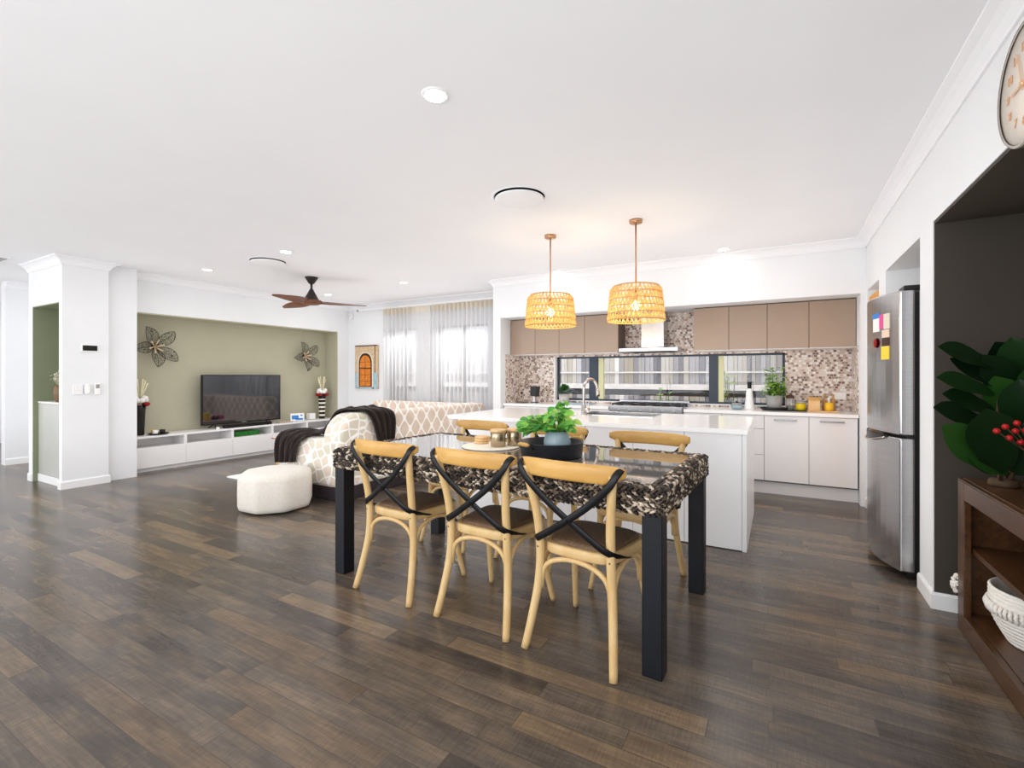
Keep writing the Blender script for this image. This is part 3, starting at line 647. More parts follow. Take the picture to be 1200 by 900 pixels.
def vase(x_, y_, lab, h, striped, dz=0):
    t = thing('flower_vase', lab, 'vase', (x_, y_, UZ))
    pr = [(.045, 0), (.05, .01), (.054, h*.3), (.062, h*.8), (.07, h), (.062, h), (.05, h*.9), (.001, h*.88)]
    B().lathe(pr, (x_, y_, UZ), 24).obj('vase_body', 'stripe', t)
    if striped:
        b = B()
        for k in range(5):
            z = .05+k*.075; r = .0515+.012*z/h
            b.lathe([(r+.001, z), (r+.003, z+.004), (r+.003, z+.028), (r+.001, z+.032)], (x_, y_, UZ), 24, cap=False)
        b.obj('white_bands', 'cream', t)
    b, st, rd = B(), B(), B(); top = Vector((x_, y_, UZ+h))
    for k in range(9):
        a = k*2*PI/9; q = top+Vector((.05*math.cos(a), .06*math.sin(a), .07+.03*(k % 2))); b.ball(q, .045, 1, (1, 1, .9))
    for k in range(4):
        a = k*PI/2+.6; rd.ball(top+Vector((.085*math.cos(a), .095*math.sin(a), .02)), .04, 1, (1, 1, .8))
    for k in range(6):
        a = -.9+k*.36; p0 = top+Vector((0, 0, .02)); p1 = top+Vector((.03*math.cos(k*2), .17*math.sin(a)*.75, .2+.16*math.cos(a)))
        st.tube([p0, p0.lerp(p1, .5)+Vector((0, .0, .02)), p1], [.006, .009, .013], 6)
    b.obj('white_blooms', 'white', t); rd.obj('red_blooms', 'red', t); st.obj('dry_stems', 'drystem', t)
vase(-7.47, 6.0, 'tall black vase with white bands and red-white flowers in the niche corner', .43, True)
vase(-7.49, 3.10, 'dark vase with red-white flowers at the left end of the low cabinets', .40, False)
t = thing('serving_dish', 'dark oval dish holding small cups at the left end of the low cabinets', 'dish', (-7.36, 3.10, UZ))
B().lathe([(.07, 0), (.105, .012), (.115, .022), (.105, .016), (.001, .008)], (-7.375, 3.27, UZ), 28, sq=1.1).obj('dish', 'black', t)
for k, (dx, dy, m_, lab) in enumerate(((.04, .03, 'black', 'small black cup in the dark oval dish'), (-.03, -.04, 'yellow', 'small yellow bowl in the dark oval dish'), (.05, -.06, 'white', 'small white cup in the dark oval dish'))):
    o = B().lathe([(.02, 0), (.028, .004), (.034, .055), (.03, .055), (.024, .01), (.001, .008)], (-7.375+dx, 3.27+dy, UZ+.0125), 16).obj('cup', m_); tag(o, lab, 'cup', 'cups in the dark dish')

def wall_flower(y_, z_, s, lab):
    t = thing('metal_flower_art', lab, 'wall decoration', (-7.6, y_, z_))
    for k, (dy, dz) in enumerate(((-.13, .265), (.216, .22), (-.286, -.04), (.013, -.285), (.258, -.196))):
        L = math.hypot(dy, dz)*s; ang = math.atan2(dz, dy); d = Vector((0, math.cos(ang), math.sin(ang))); w = Vector((0, -math.sin(ang), math.cos(ang))); c0 = Vector((-7.585, y_, z_)); W = .155*s
        pr = lambda q: W*.5*math.sin(PI*min(1, q**.85))**.75
        dep = lambda q: Vector((.1*s*math.sin(q*2.4), 0, 0))
        b = B().grid(lambda i, j: c0+d*L*(.1+.9*i)+w*pr(i)*(2*j-1)+dep(i)+Vector((.03*(2*j-1)**2, 0, 0)), 10, 4); pt = b.obj('petal', 'wire', t)
        e = [c0+d*L*(.1+.9*i/12)+w*pr(i/12)+dep(i/12)+Vector((.03, 0, 0)) for i in range(13)]; f = [c0+d*L*(.1+.9*i/12)-w*pr(i/12)+dep(i/12)+Vector((.03, 0, 0)) for i in range(12, -1, -1)]
        B().tube(e+f[1:], .0035, 5).tube([c0+d*L*(.1+.9*i/6)+dep(i/6) for i in range(7)], .0025, 5).obj('petal_wire', 'wirerim', pt)
    b = B()
    for k in range(6):
        a = k*PI/3+.3; p = Vector((-7.50, y_+.085*s*math.cos(a), z_+.085*s*math.sin(a))); b.tube([(-7.57, y_, z_), p], [.006, .011], 8).ball(p, .016, 1)
    b.obj('stamens', 'palegold', t)
    B().lathe([(.035, 0), (.04, -.02), (.02, -.045), (.001, -.05)], (-7.6, y_, z_), 16, axis='x').obj('center_boss', 'wirerim', t) if False else B().ball((-7.59, y_, z_), .04, 2, (.6, 1, 1)).obj('center_boss', 'wirerim', t)
wall_flower(3.308, 1.68, 1., 'large dark wire flower on the olive wall at the left')
wall_flower(5.708, 1.63, .95, 'dark wire flower on the olive wall above the striped vase')

# ---------------------------------------------------------------- lounge
t = thing('corner_sofa', 'corner sofa in beige trellis and cobble patterned covers, seen from behind', 'sofa', (-4.3, 4.6, 0))
B().box(-4.84, -3.845, 3.315, 6.08, .0, .15).box(-6.0, -4.84, 5.2, 6.08, 0, .15).obj('valance', 'plinth', t, bevel=.01)
B().box(-4.9, -4.0, 3.56, 6.05, .13, .44).obj('seat_base', 'cobble', t, bevel=.05, bseg=4)
B().box(-6.05, -4.9, 5.2, 5.85, .13, .44).obj('seat_return', 'trellis', t, bevel=.05, bseg=4)
B().box(-4.86, -3.9, 3.29, 3.56, .12, .635).obj('arm', 'cobble', t, bevel=.075, bseg=5)
def rpoly(y0, y1, z0, z1, r, n=8):
    o = [(y0, z0), (y1, z0)]
    for k in range(n+1): a = k*PI/2/n; o.append((y1-r+r*math.cos(a), z1-r+r*math.sin(a)))
    for k in range(n+1): a = PI/2+k*PI/2/n; o.append((y0+r+r*math.cos(a), z1-r+r*math.sin(a)))
    return o
B().prism(rpoly(3.31, 4.09, .12, .885, .27), lambda a, c, h: (h, a, c), -4.12, -3.835).obj('headrest_back', 'cobble', t, bevel=.045, bseg=4)
B().prism(rpoly(4.09, 6.03, .12, .872, .1), lambda a, c, h: (h, a, c), -4.12, -3.84).obj('long_back', 'trellis', t, bevel=.045, bseg=4)
B().prism(rpoly(-6.03, -4.05, .12, .855, .12), lambda a, c, h: (a, h, c), 5.82, 6.08).obj('return_back', 'trellis', t, bevel=.05, bseg=4)
# throw
rows = [((-4.80, 3.27, .33), (-4.48, 3.27, .36)), ((-4.80, 3.262, .5), (-4.43, 3.262, .5)), ((-4.78, 3.27, .61), (-4.36, 3.27, .60)), ((-4.75, 3.34, .655), (-4.24, 3.31, .652)), ((-4.68, 3.52, .66), (-4.17, 3.36, .665)),
        ((-4.4, 3.66, .62), (-4.15, 3.40, .74)), ((-4.2, 3.86, .74), (-4.13, 3.46, .86)), ((-4.13, 4.0, .885), (-4.08, 3.5, .905)), ((-3.98, 4.02, .912), (-3.97, 3.55, .915)), ((-3.83, 4.03, .87), (-3.84, 3.62, .895)), ((-3.795, 4.03, .76), (-3.80, 3.70, .77)), ((-3.79, 4.0, .52), (-3.79, 3.78, .50))]
Lc, Rc = crv([r[0] for r in rows], 5), crv([r[1] for r in rows], 5)
def thr(i, j):
    q = i*(len(Lc)-1); k = min(int(q), len(Lc)-2); f = q-k; a = Lc[k].lerp(Lc[k+1], f); c = Rc[k].lerp(Rc[k+1], f); p = a.lerp(c, j)
    fold = .014*math.sin(j*26+i*6)+.008*math.sin(j*47-i*9); n = Vector((0, -1, 0)) if i < .2 else Vector((.0, 0, 1)) if i < .7 else Vector((1, 0, .3))
    return p+n*(fold+.012)
o = B().grid(thr, 66, 44).obj('throw_blanket', 'throw', solid=.012); tag(o, 'dark brown throw draped over the sofa back and arm', 'throw blanket')
# pouf
t = thing('pouf', 'cream upholstered pouf standing beside the sofa arm', 'pouf', (-4.27, 2.90, 0))
b = B(); rings = []
def oct_(r, z, n=48):
    o = []
    for k in range(n):
        a = 2*PI*k/n; m6 = math.cos(PI/8)/math.cos(((a+.35) % (PI/4))-PI/8); rr = r*(.9*m6+.1); o.append(Vector((-4.27+rr*math.cos(a), 2.90+rr*math.sin(a), z)))
    return o
for r, z in ((.02, .012), (.30, .012), (.325, .022), (.338, .06), (.34, .18), (.337, .3), (.325, .34), (.29, .362), (.2, .372), (.02, .376)): rings.append(oct_(r, z))
b.loft(rings); b.obj('cushion', 'pouf', t)
b = B()
for k in range(4): a = k*PI/2+.3; b.lathe([(.03, 0), (.03, .014)], (-4.27+.24*math.cos(a), 2.90+.24*math.sin(a), 0), 10)
b.obj('glides', 'black', t)
o = B().box(-6.03, -5.0, 3.42, 5.75, 0, .018).obj('floor_rug', 'rug', bevel=.006); tag(o, 'white rug on the floor in front of the low cabinets', 'rug')
ct = (-5.68, 4.62)
t = thing('coffee_table', 'white coffee table with dark edging and timber legs behind the throw', 'table', (ct[0], ct[1], .018))
cx0, cx1, cy0, cy1 = -5.96, -5.40, 3.98, 5.26
B().box(cx0, cx1, cy0, cy1, .425, .452).obj('table_top', 'peach', t, bevel=.012, bseg=3)
B().box(cx0+.03, cx1-.03, cy0+.03, cy1-.03, .2, .425).obj('cabinet_body', 'white', t, bevel=.03, bseg=3)
B().box(cx0-.004, cx1+.004, cy0-.004, cy1+.004, .43, .44).obj('edging', 'stripe', t)
for x_ in (cx0+.05, cx1-.05):
    for y_ in (cy0+.05, cy1-.05): B().tube([(x_, y_, .018), (x_, y_, .21)], [.014, .022], 10).obj('leg', 'oakrail', t)
cz = .4525
t = thing('honey_jar', 'yellow lidded jar on the coffee table', 'jar', (-5.75, 4.82, cz))
B().lathe([(.05, 0), (.07, .02), (.072, .08), (.055, .105), (.001, .105)], (-5.75, 4.82, cz), 20).obj('body', 'yellow', t); B().lathe([(.058, .105), (.06, .135), (.03, .15), (.001, .15)], (-5.75, 4.82, cz), 20).obj('lid', 'yellowpaper', t)
t = thing('coffee_cup', 'grey and black cup at the near end of the coffee table', 'cup', (-5.7, 4.18, cz))
B().lathe([(.03, 0), (.036, .004), (.04, .05), (.037, .05), (.033, .01), (.001, .008)], (-5.7, 4.18, cz), 18).obj('body', 'greyplas', t)
B().tube(crv([(-5.665, 4.19, cz+.04), (-5.635, 4.2, cz+.035), (-5.635, 4.2, cz+.015), (-5.666, 4.19, cz+.01)]), .005, 6).obj('handle', 'black', t)
t = thing('fruit_bowl', 'dark oval bowl on the coffee table beside the yellow jar', 'bowl', (-5.68, 5.0, cz))
B().lathe([(.05, 0), (.075, .02), (.10, .055), (.094, .055), (.07, .02), (.001, .012)], (-5.68, 5.0, cz), 20).obj('bowl', 'black', t)
for k, (dx, dy, m_, lab) in enumerate(((0.03, .02, 'herb', 'green fruit in the dark bowl'), (-.03, -.02, 'red', 'red fruit in the dark bowl'))):
    o = B().ball((-5.68+dx, 5.0+dy, cz+.053), .034, 2).obj('fruit', m_); tag(o, lab+' on the coffee table', 'fruit')
o = B().box(-5.62, -5.46, 5.08, 5.22, cz, cz+.07).obj('tissue_box', 'pink', bevel=.008); tag(o, 'small pinkish box at the far end of the coffee table', 'box')

# painting, sensor, curtains
t = thing('door_picture', 'unframed canvas print of an orange arched door in a stone wall', 'picture', (-6.78, 6.45, 1.44))
px0, px1, pz0, pz1, py = -7.08, -6.49, 1.03, 1.85, 6.442
B().box(px0, px1, py, YL, pz0, pz1).obj('canvas', 'stoneprint', t)
B().box(px0, px0+.12, py-.002, py, pz0, pz0+.30).box(px1-.13, px1, py-.002, py, pz0, pz0+.31).box(px0+.1, px1-.1, py-.002, py, pz0, pz0+.035).obj('blue_wainscot', 'blueprint', t)
def archpoly(cx, w, z0, zs, zt, n=10):
    o = [(cx-w, z0), (cx+w, z0)]
    for k in range(n+1): q = k/n; o.append((cx+w*math.cos(q*PI/2)**.8, zs+(zt-zs)*math.sin(q*PI/2)))
    for k in range(1, n+1): q = 1-k/n; o.append((cx-w*math.cos(q*PI/2)**.8, zs+(zt-zs)*math.sin(q*PI/2)))
    return o
acx = -6.805
for nm, w, z0, zs, zt_, yy, m_ in (('pale_surround', .205, pz0+.03, 1.5, 1.72, .003, 'paleprint'), ('dark_arch', .17, pz0+.035, 1.5, 1.70, .0045, 'darkprint'), ('orange_door', .14, pz0+.05, 1.48, 1.655, .006, 'doorprint')):
    B().prism(archpoly(acx, w, z0, zs, zt_), lambda a, c, h: (a, h, c), py-yy, py-yy+.002).obj(nm, m_, t)
b = B().box(acx-.004, acx+.004, py-.0075, py-.005, pz0+.05, 1.63).box(acx-.16, acx+.16, py-.0075, py-.005, 1.405, 1.425).ball((acx, py-.006, 1.42), .018, 1, (1, .2, 1))
for z in (1.17, 1.29, 1.53): b.box(acx-.135, acx+.135, py-.007, py-.005, z, z+.006)
b.obj('door_lines', 'darkprint', t)
B().box(px1-.075, px1-.062, py-.003, py, pz0+.3, pz1).box(px0, px1, py-.003, py, pz1-.02, pz1).obj('wall_shadow', 'darkprint', t)
t = thing('motion_detector', 'small white motion sensor high in the corner beside the niche', 'sensor', (-7.2, 6.44, 2.43))
B().box(-7.235, -7.165, 6.44, 6.48, 2.37, 2.475).obj('housing', 'tvwhite', t, bevel=.015, bseg=3); B().ball((-7.2, 6.44, 2.405), .022, 2).obj('lens', 'tvwhite', t)
def curtain(x0, x1, n, lab, ease):
    t = thing('sheer_curtain', lab, 'curtain', ((x0+x1)/2, 6.39, 2.5), group='sheer white curtains')
    def f(i, j):
        x_ = x0+(x1-x0)*i; am = .05*(1 if not ease else max(.12, 1-max(0, (i-ease)/.12)) if i > ease else 1); am = max(.006, am)
        return Vector((x_, 6.385+am*math.sin(i*n*2*PI)*(.75+.25*j)+.01*math.sin(i*n*4.3+2)*(1-j), .03+2.455*j))
    B().grid(f, n*12, 8).obj('fabric', 'sheer', t)
    def h(i, j):
        p = f(i, .955+.045*j); return p+Vector((0, -.004, .0))
    B().grid(h, n*12, 2).obj('heading_tape', 'sheerhead', t)
curtain(-6.30, -5.2, 12, 'sheer white curtain in front of the narrow window, beside the door print', .58)
curtain(-5.18, -3.62, 18, 'sheer white curtain in front of the wide window, beside the kitchen', 0)
o = B().box(-6.95, -3.56, 6.37, 6.40, 2.487, 2.515).box(-6.95, -6.92, 6.37, 6.48, 2.487, 2.515).obj('curtain_track', 'tvwhite'); tag(o, 'white curtain track under the cornice above both sheers', 'curtain track')

# ---------------------------------------------------------------- hallway column things
o = thing('alarm_keypad', 'white alarm keypad with dark display on the white column', 'keypad', (-7.0, 2.4, 1.6))
B().box(-7.0, -6.98, 2.315, 2.47, 1.555, 1.64).obj('housing', 'tvwhite', o, bevel=.004); B().box(-6.981, -6.978, 2.33, 2.465, 1.567, 1.628).obj('display', 'black', o)
o = thing('light_switch', 'square white light switch plate, nearest the green niche', 'light switch', (-7.0, 2.29, 1.12))
B().box(-7.0, -6.988, 2.245, 2.335, 1.06, 1.18).obj('plate', 'tvwhite', o, bevel=.003); B().box(-6.989, -6.984, 2.27, 2.285, 1.11, 1.14).box(-6.989, -6.984, 2.297, 2.312, 1.11, 1.14).obj('rocker', 'white', o)
o = B().loft([[Vector((x_, 2.372+.024*w*math.cos(k*PI/8), 1.12+.06*w*math.copysign(abs(math.sin(k*PI/8))**.7, math.sin(k*PI/8)))) for k in range(16)] for x_, w in ((-7.0, 1), (-6.975, 1), (-6.965, .8))]).obj('fan_remote', 'white'); tag(o, 'rounded white fan remote in a wall holder, middle of the three switches', 'remote')
o = thing('air_conditioner_remote', 'white remote with small grey screen on the column, right of the rounded one', 'remote', (-7.0, 2.465, 1.12))
B().box(-7.0, -6.972, 2.438, 2.492, 1.055, 1.19).obj('housing', 'white', o, bevel=.006); B().box(-6.973, -6.97, 2.447, 2.483, 1.13, 1.175).obj('display', 'greyplas', o)
t = thing('niche_cabinet', 'satin silver low cabinet built into the green hallway niche', 'cabinet', (-7.48, 2.36, 0))
B().box(-7.865, -7.095, 2.225, 2.535, .0, .945).obj('carcass', 'whitelam', t); B().box(-7.865, -7.095, 2.205, 2.224, .095, .94).obj('door', 'silverdoor', t); B().box(-7.866, -7.094, 2.2, 2.535, .945, .965).obj('top', 'whitelam', t); B().box(-7.866, -7.094, 2.198, 2.224, 0, .09).obj('kickboard', 'trim', t)
t = thing('dried_flower_vase', 'brown vase of white dried flowers on the silver niche cabinet', 'vase', (-7.5, 2.28, .966))
vx, vy, vz = -7.52, 2.30, .9655
B().lathe([(.035, 0), (.05, .02), (.062, .1), (.055, .17), (.045, .2), (.04, .2), (.05, .16), (.001, .15)], (vx, vy, vz), 20).obj('vase_body', 'brownvase', t)
b, s_ = B(), B()
for k in range(26):
    a = random.uniform(0, 6.28); r = random.uniform(.02, .085); p = Vector((vx+r*math.cos(a)*1.2, vy+r*math.sin(a)*.9, vz+.24+random.uniform(0, .1))); s_.tube([(vx, vy, vz+.16), p], .002, 4)
    for q in range(4): b.leaf(p, (random.uniform(-1, 1), random.uniform(-1, 1), random.uniform(-.2, 1)), (0, 0, 1), .06, .022)
s_.obj('dry_stems', 'drystem', t); b.obj('white_flowers', 'cream', t)
t = thing('niche_downlight', 'tiny downlight in the ceiling of the green hallway niche', 'downlight', (-7.3, 2.3, 2.1))
B().lathe([(.03, 0), (.028, -.006), (.02, -.004)], (-7.2, 2.23, 2.098), 20, cap=False).obj('trim_ring', 'tvwhite', t); B().lathe([(.022, -.003), (.001, -.003)], (-7.2, 2.23, 2.098), 16).obj('lens', 'tvwhite', t)

# ---------------------------------------------------------------- kitchen
t = thing('kitchen_island', 'long white island cabinet with smooth panels behind the dining table', 'kitchen island', (-1.5, 4.4, 0))
for x0, x1 in ((-2.7, -2.25), (-2.247, -1.845), (-1.842, -1.441), (-1.438, -1.032), (-1.029, -.637), (-.634, -.236)): B().box(x0, x1, 3.82, 3.838, .006, .853).obj('back_panel', 'cablam', t, bevel=.0015)
B().box(-2.7, -.237, 3.838, 4.94, .0, .852).obj('carcass', 'shadowgap', t)
B().box(-.234, -.205, 3.816, 4.96, .0, .853).obj('end_panel', 'cablam', t, bevel=.002); B().box(-2.73, -2.702, 3.816, 4.96, 0, .853).obj('end_panel', 'cablam', t, bevel=.002)
sx0, sx1, sy0, sy1 = -1.74, -1.05, 4.52, 4.9
o = B().box(-2.87, sx0, 3.80, 5.04, .853, .888).box(sx1, -.198, 3.80, 5.04, .853, .888).box(sx0, sx1, 3.80, sy0, .853, .888).box(sx0, sx1, sy1, 5.04, .853, .888).obj('island_benchtop', 'stone'); tag(o, 'white stone benchtop of the island, with a sink cut-out', 'benchtop')
t = thing('kitchen_sink', 'stainless steel sink set into the island benchtop', 'sink', (-1.4, 4.7, .88))
B().box(sx0, sx1, sy0, sy1, .70, .704).box(sx0, sx0+.004, sy0, sy1, .704, .886).box(sx1-.004, sx1, sy0, sy1, .704, .886).box(sx0, sx1, sy0, sy0+.004, .704, .886).box(sx0, sx1, sy1-.004, sy1, .704, .886).obj('basin', 'steel', t)
b = B().box(sx0-.018, sx1+.018, sy0-.018, sy0+.002, .8885, .8915).box(sx0-.018, sx1+.018, sy1-.002, sy1+.018, .8885, .8915).box(sx0-.018, sx0+.002, sy0, sy1, .8885, .8915).box(sx1-.002, sx1+.018, sy0, sy1, .8885, .8915); b.obj('rim', 'chrome', t)
t = thing('kitchen_tap', 'chrome gooseneck tap standing on the island beside the sink', 'tap', (-1.68, 4.42, .888))
kx, ky = -1.68, 4.425
B().lathe([(.03, 0), (.03, .01), (.026, .014), (.024, .09), (.018, .1), (.018, .101)], (kx, ky, .888), 20).obj('base', 'chrome', t)
B().tube(crv([(kx, ky, .97), (kx, ky, 1.13), (kx+.003, ky+.01, 1.19), (kx+.025, ky+.06, 1.243), (kx+.055, ky+.12, 1.235), (kx+.075, ky+.16, 1.185), (kx+.082, ky+.175, 1.12)], 6), .0135, 12).obj('spout', 'chrome', t)
B().tube([(kx+.08, ky+.171, 1.15), (kx+.084, ky+.18, 1.07)], .0185, 12).obj('spray_head', 'chrome', t)
h = B().tube([(kx, ky, .945), (kx+.06, ky-.02, .95)], .017, 10).obj('lever_hub', 'chrome', t); B().tube([(kx+.052, ky-.018, .95), (kx+.062, ky-.022, 1.035)], [.009, .007], 8).obj('lever', 'chrome', h)

def base_unit(x0, x1, lab, drawers=None, handle=False):
    t = thing('base_cabinet', lab, 'cabinet', ((x0+x1)/2, 6.05, 0), group='white base cabinets under the back bench')
    B().box(x0, x1, 5.822, YK-.01, .135, .853).obj('carcass', 'shadowgap', t)
    if drawers:
        for z0, z1 in drawers: B().box(x0+.002, x1-.002, 5.80, 5.82, z0, z1).obj('drawer', 'cablam', t, bevel=.002)
    else:
        dr = B().box(x0+.002, x1-.002, 5.80, 5.82, .15, .848).obj('door', 'cablam', t, bevel=.002)
        if handle:
            hx = (x0+x1)/2-.01; B().box(hx-.105, hx+.105, 5.772, 5.782, .8, .815).box(hx-.105, hx-.095, 5.775, 5.802, .8, .815).box(hx+.095, hx+.105, 5.775, 5.802, .8, .815).obj('handle', 'steel', dr, bevel=.003)
    return t
base_unit(-3.40, -2.63, 'white base cabinet in the left corner of the kitchen, by the mosaic return')
base_unit(-2.63, -1.862, 'white base cabinet left of the cooktop, under the window')
base_unit(-.974, -.565, 'white base cabinet right of the cooktop, behind the island')
base_unit(-.565, -.142, 'white three-drawer base unit beside the end of the island', [(.15, .42), (.424, .70), (.704, .848)])
base_unit(-.142, .268, 'white base cabinet with bar handle, next to the drawer unit', None, True)
base_unit(.268, .682, 'white base cabinet with bar handle, at the wall end near the fridge', None, True)
o = B().box(-3.40, -1.866, 5.86, 5.875, 0, .134).obj('kickboard', 'cablam'); tag(o, 'white kickboard left of the cooker, hidden by the island', 'kickboard')
o = B().box(-.97, .69, 5.86, 5.875, 0, .134).obj('kickboard', 'cablam'); tag(o, 'long white kickboard under the cabinets beside the fridge', 'kickboard')
o = B().box(-3.40, -1.866, 5.776, YK-.002, .854, .889).box(-.97, .685, 5.776, YK-.002, .854, .889).box(-1.866, -.97, 6.26, YK-.002, .854, .889).obj('back_benchtop', 'stone'); tag(o, 'white stone benchtop along the back wall, under the window', 'benchtop')
t = thing('gas_cooktop', 'stainless freestanding gas cooker with black grates under the range hood', 'cooker', (-1.42, 6.0, 0))
B().box(-1.86, -.976, 5.80, 6.255, .1, .895).obj('body', 'steel', t, bevel=.004)
B().box(-1.855, -.981, 5.765, 5.80, .80, .912).obj('control_panel', 'steel', t, bevel=.006); B().box(-1.85, -.986, 5.77, 5.80, .16, .785).obj('oven_door', 'steel', t, bevel=.006)
for k in range(6): B().tube([(-1.75+k*.133, 5.768, .845), (-1.75+k*.133, 5.735, .845)], .021, 12).obj('knob', 'steel', t)
for k in range(3):
    x0 = -1.835+k*.281; b = B()
    for y_ in (5.82, 6.02, 6.22): b.box(x0, x0+.27, y_-.008, y_+.008, .918, .935)
    for x_ in (x0+.008, x0+.135, x0+.262): b.box(x_-.008, x_+.008, 5.82, 6.22, .918, .935).box(x_-.008, x_+.008, 5.82, 5.836, .895, .92).box(x_-.008, x_+.008, 6.204, 6.22, .895, .92)
    b.obj('grate', 'iron', t)
    for y_ in (5.92, 6.12): B().lathe([(.045, .895), (.045, .908), (.03, .916), (.001, .916)], (x0+.07+.13*(y_ > 6), y_, 0), 16).obj('burner', 'iron', t)
B().box(-1.86, -.976, 6.235, 6.255, .895, .955).obj('splash_upstand', 'steel', t)
for c in (1, -1): B().box(-1.418+c*.42-.02, -1.418+c*.42+.02, 5.9, 6.2, 0, .1).obj('foot', 'iron', t)
t = thing('range_hood', 'stainless range hood with chimney above the cooktop', 'range hood', (-1.4, 6.1, 1.6))
B().box(-1.53, -1.25, 6.06, YK-.002, 1.63, 2.083).obj('chimney', 'steel', t, bevel=.003)
B().loft([[Vector(p) for p in ((x0, y0, z), (x1, y0, z), (x1, YK-.002, z), (x0, YK-.002, z))] for x0, x1, y0, z in ((-1.76, -1.05, 5.86, 1.578), (-1.76, -1.05, 5.86, 1.617), (-1.6, -1.2, 5.98, 1.635))], smooth=False).obj('canopy', 'steel', t)
B().box(-1.68, -1.13, 5.92, 6.28, 1.574, 1.578).obj('filter', 'iron', t)
def upper(x0, x1, lab, side=0):
    t = thing('overhead_cabinet', lab, 'cabinet', ((x0+x1)/2, 6.15, 1.58), group='beige overhead kitchen cupboards')
    B().box(x0, x1, 6.022, YK-.001, 1.582, 2.08).obj('carcass', 'mochaedge', t); B().box(x0+.0025, x1-.0025, 6.0, 6.02, 1.578, 2.074).obj('door', 'mocha', t, bevel=.0015)
    B().box(x0+.003, x1-.003, 6.004, YK-.004, 1.572, 1.578).obj('base_rail', 'whitelam', t)
for x0, x1, lab in ((-3.405, -3.007, 'beige overhead cupboard at the partition end'), (-3.007, -2.64, 'beige overhead cupboard second from the partition, behind the pendant nearer the curtains'), (-2.64, -2.268, 'beige overhead cupboard third from the partition'), (-2.268, -1.81, 'beige overhead cupboard immediately left of the range hood'),
                    (-.892, -.509, 'beige overhead cupboard immediately right of the range hood'), (-.509, -.118, 'beige overhead cupboard second right of the range hood'), (-.118, .277, 'beige overhead cupboard second from the fridge wall'), (.277, .69, 'beige overhead cupboard at the fridge wall end')): upper(x0, x1, lab)

# bench-top things
bz = .8895
t = thing('knife_block', 'black slanted knife block on the back bench by the mosaic wall', 'knife block', (-3.05, 6.1, bz))
B().prism([(-.05, .1), (.05, .085), (.062, .235), (-.045, .235)], lambda a, c, h: (-3.07+a, h, bz+c), 6.06, 6.17).obj('block', 'black', t, bevel=.006)
B().box(-3.085, -3.055, 6.09, 6.14, bz+.008, bz+.092).obj('stem', 'steel', t); B().lathe([(.06, 0), (.06, .008)], (-3.07, 6.115, bz), 20).obj('base', 'black', t)
t = thing('fruit_stand', 'small dark wire stand with a round black finial in the kitchen corner', 'wire stand', (-3.2, 6.05, bz))
B().lathe([(.09, 0), (.095, .006), (.09, .012), (.001, .012)], (-3.22, 6.0, bz), 24).obj('base', 'mochaedge', t); B().tube([(-3.22, 6.0, bz+.01), (-3.19, 6.0, bz+.07), (-3.22, 6.0, bz+.13)], .004, 6).obj('wire', 'mochaedge', t); B().ball((-3.22, 6.0, bz+.14), .019, 2).obj('finial', 'black', t)
t = thing('potted_herb', 'bushy dark green plant in a pale grey pot at the window corner', 'plant', (-2.66, 6.2, bz))
hx_, hy_ = -2.64, 6.18
B().lathe([(.05, 0), (.065, .006), (.078, .13), (.07, .13), (.06, .115), (.001, .115)], (hx_, hy_, bz), 24).obj('pot', 'brownvase', t).data.materials[0] = X['rail']
b = B()
for k in range(150):
    a, e = random.uniform(0, 6.28), random.uniform(-.2, 1.4); d = Vector((math.cos(a)*math.cos(e), math.sin(a)*math.cos(e), math.sin(e))); b.leaf(Vector((hx_, hy_, bz+.155))+d*random.uniform(.03, .085), d+Vector((0, 0, .2)), (0, 0, 1), .05, .032)
b.obj('foliage', 'bush', t)
o = B().box(-2.55, -2.2, 5.98, 6.24, bz, bz+.012).obj('chopping_mat', 'blueprint', bevel=.004); tag(o, 'flat bluish board lying on the bench below the window', 'board')
t = thing('glass_bowl', 'small blue-grey bowl with a dark lid knob near the cooktop', 'bowl', (-.43, 6.1, bz))
B().lathe([(.04, 0), (.06, .01), (.068, .05), (.062, .05), (.05, .012), (.001, .01)], (-.43, 6.08, bz), 20).obj('bowl', 'bluepot', t); B().lathe([(.064, .05), (.05, .068), (.001, .072)], (-.43, 6.08, bz), 20).obj('lid', 'greyplas', t); B().ball((-.43, 6.08, bz+.082), .015, 1).obj('lid_knob', 'black', t)
t = thing('soap_bottle', 'tall pale bottle with a black top standing before the window', 'bottle', (-.30, 6.1, bz))
B().lathe([(.055, 0), (.056, .01), (.042, .1), (.034, .2), (.022, .24), (.001, .24)], (-.30, 6.1, bz), 20).obj('body', 'bluepot', t).data.materials[0] = X['tvwhite']; B().lathe([(.02, .24), (.022, .245), (.02, .315), (.001, .318)], (-.30, 6.1, bz), 16).obj('cap', 'black', t)
t = thing('black_platter', 'oval black platter under the leafy plant on the right bench', 'platter', (-.055, 6.08, bz))
B().lathe([(.11, 0), (.135, .012), (.145, .035), (.135, .035), (.12, .016), (.001, .012)], (-.05, 6.08, bz), 28, sq=.7).obj('platter', 'black', t)
t = thing('herb_planter', 'leafy light green plant in a grey fluted pot on the black platter', 'plant', (-.055, 6.08, bz+.017))
qx, qy, qz = -.05, 6.08, bz+.0175
B().lathe([(.065, 0), (.07, .005), (.085, .15), (.078, .15), (.07, .135), (.001, .135)], (qx, qy, qz), 26).obj('pot', 'greyplas', t)
b, s_ = B(), B()
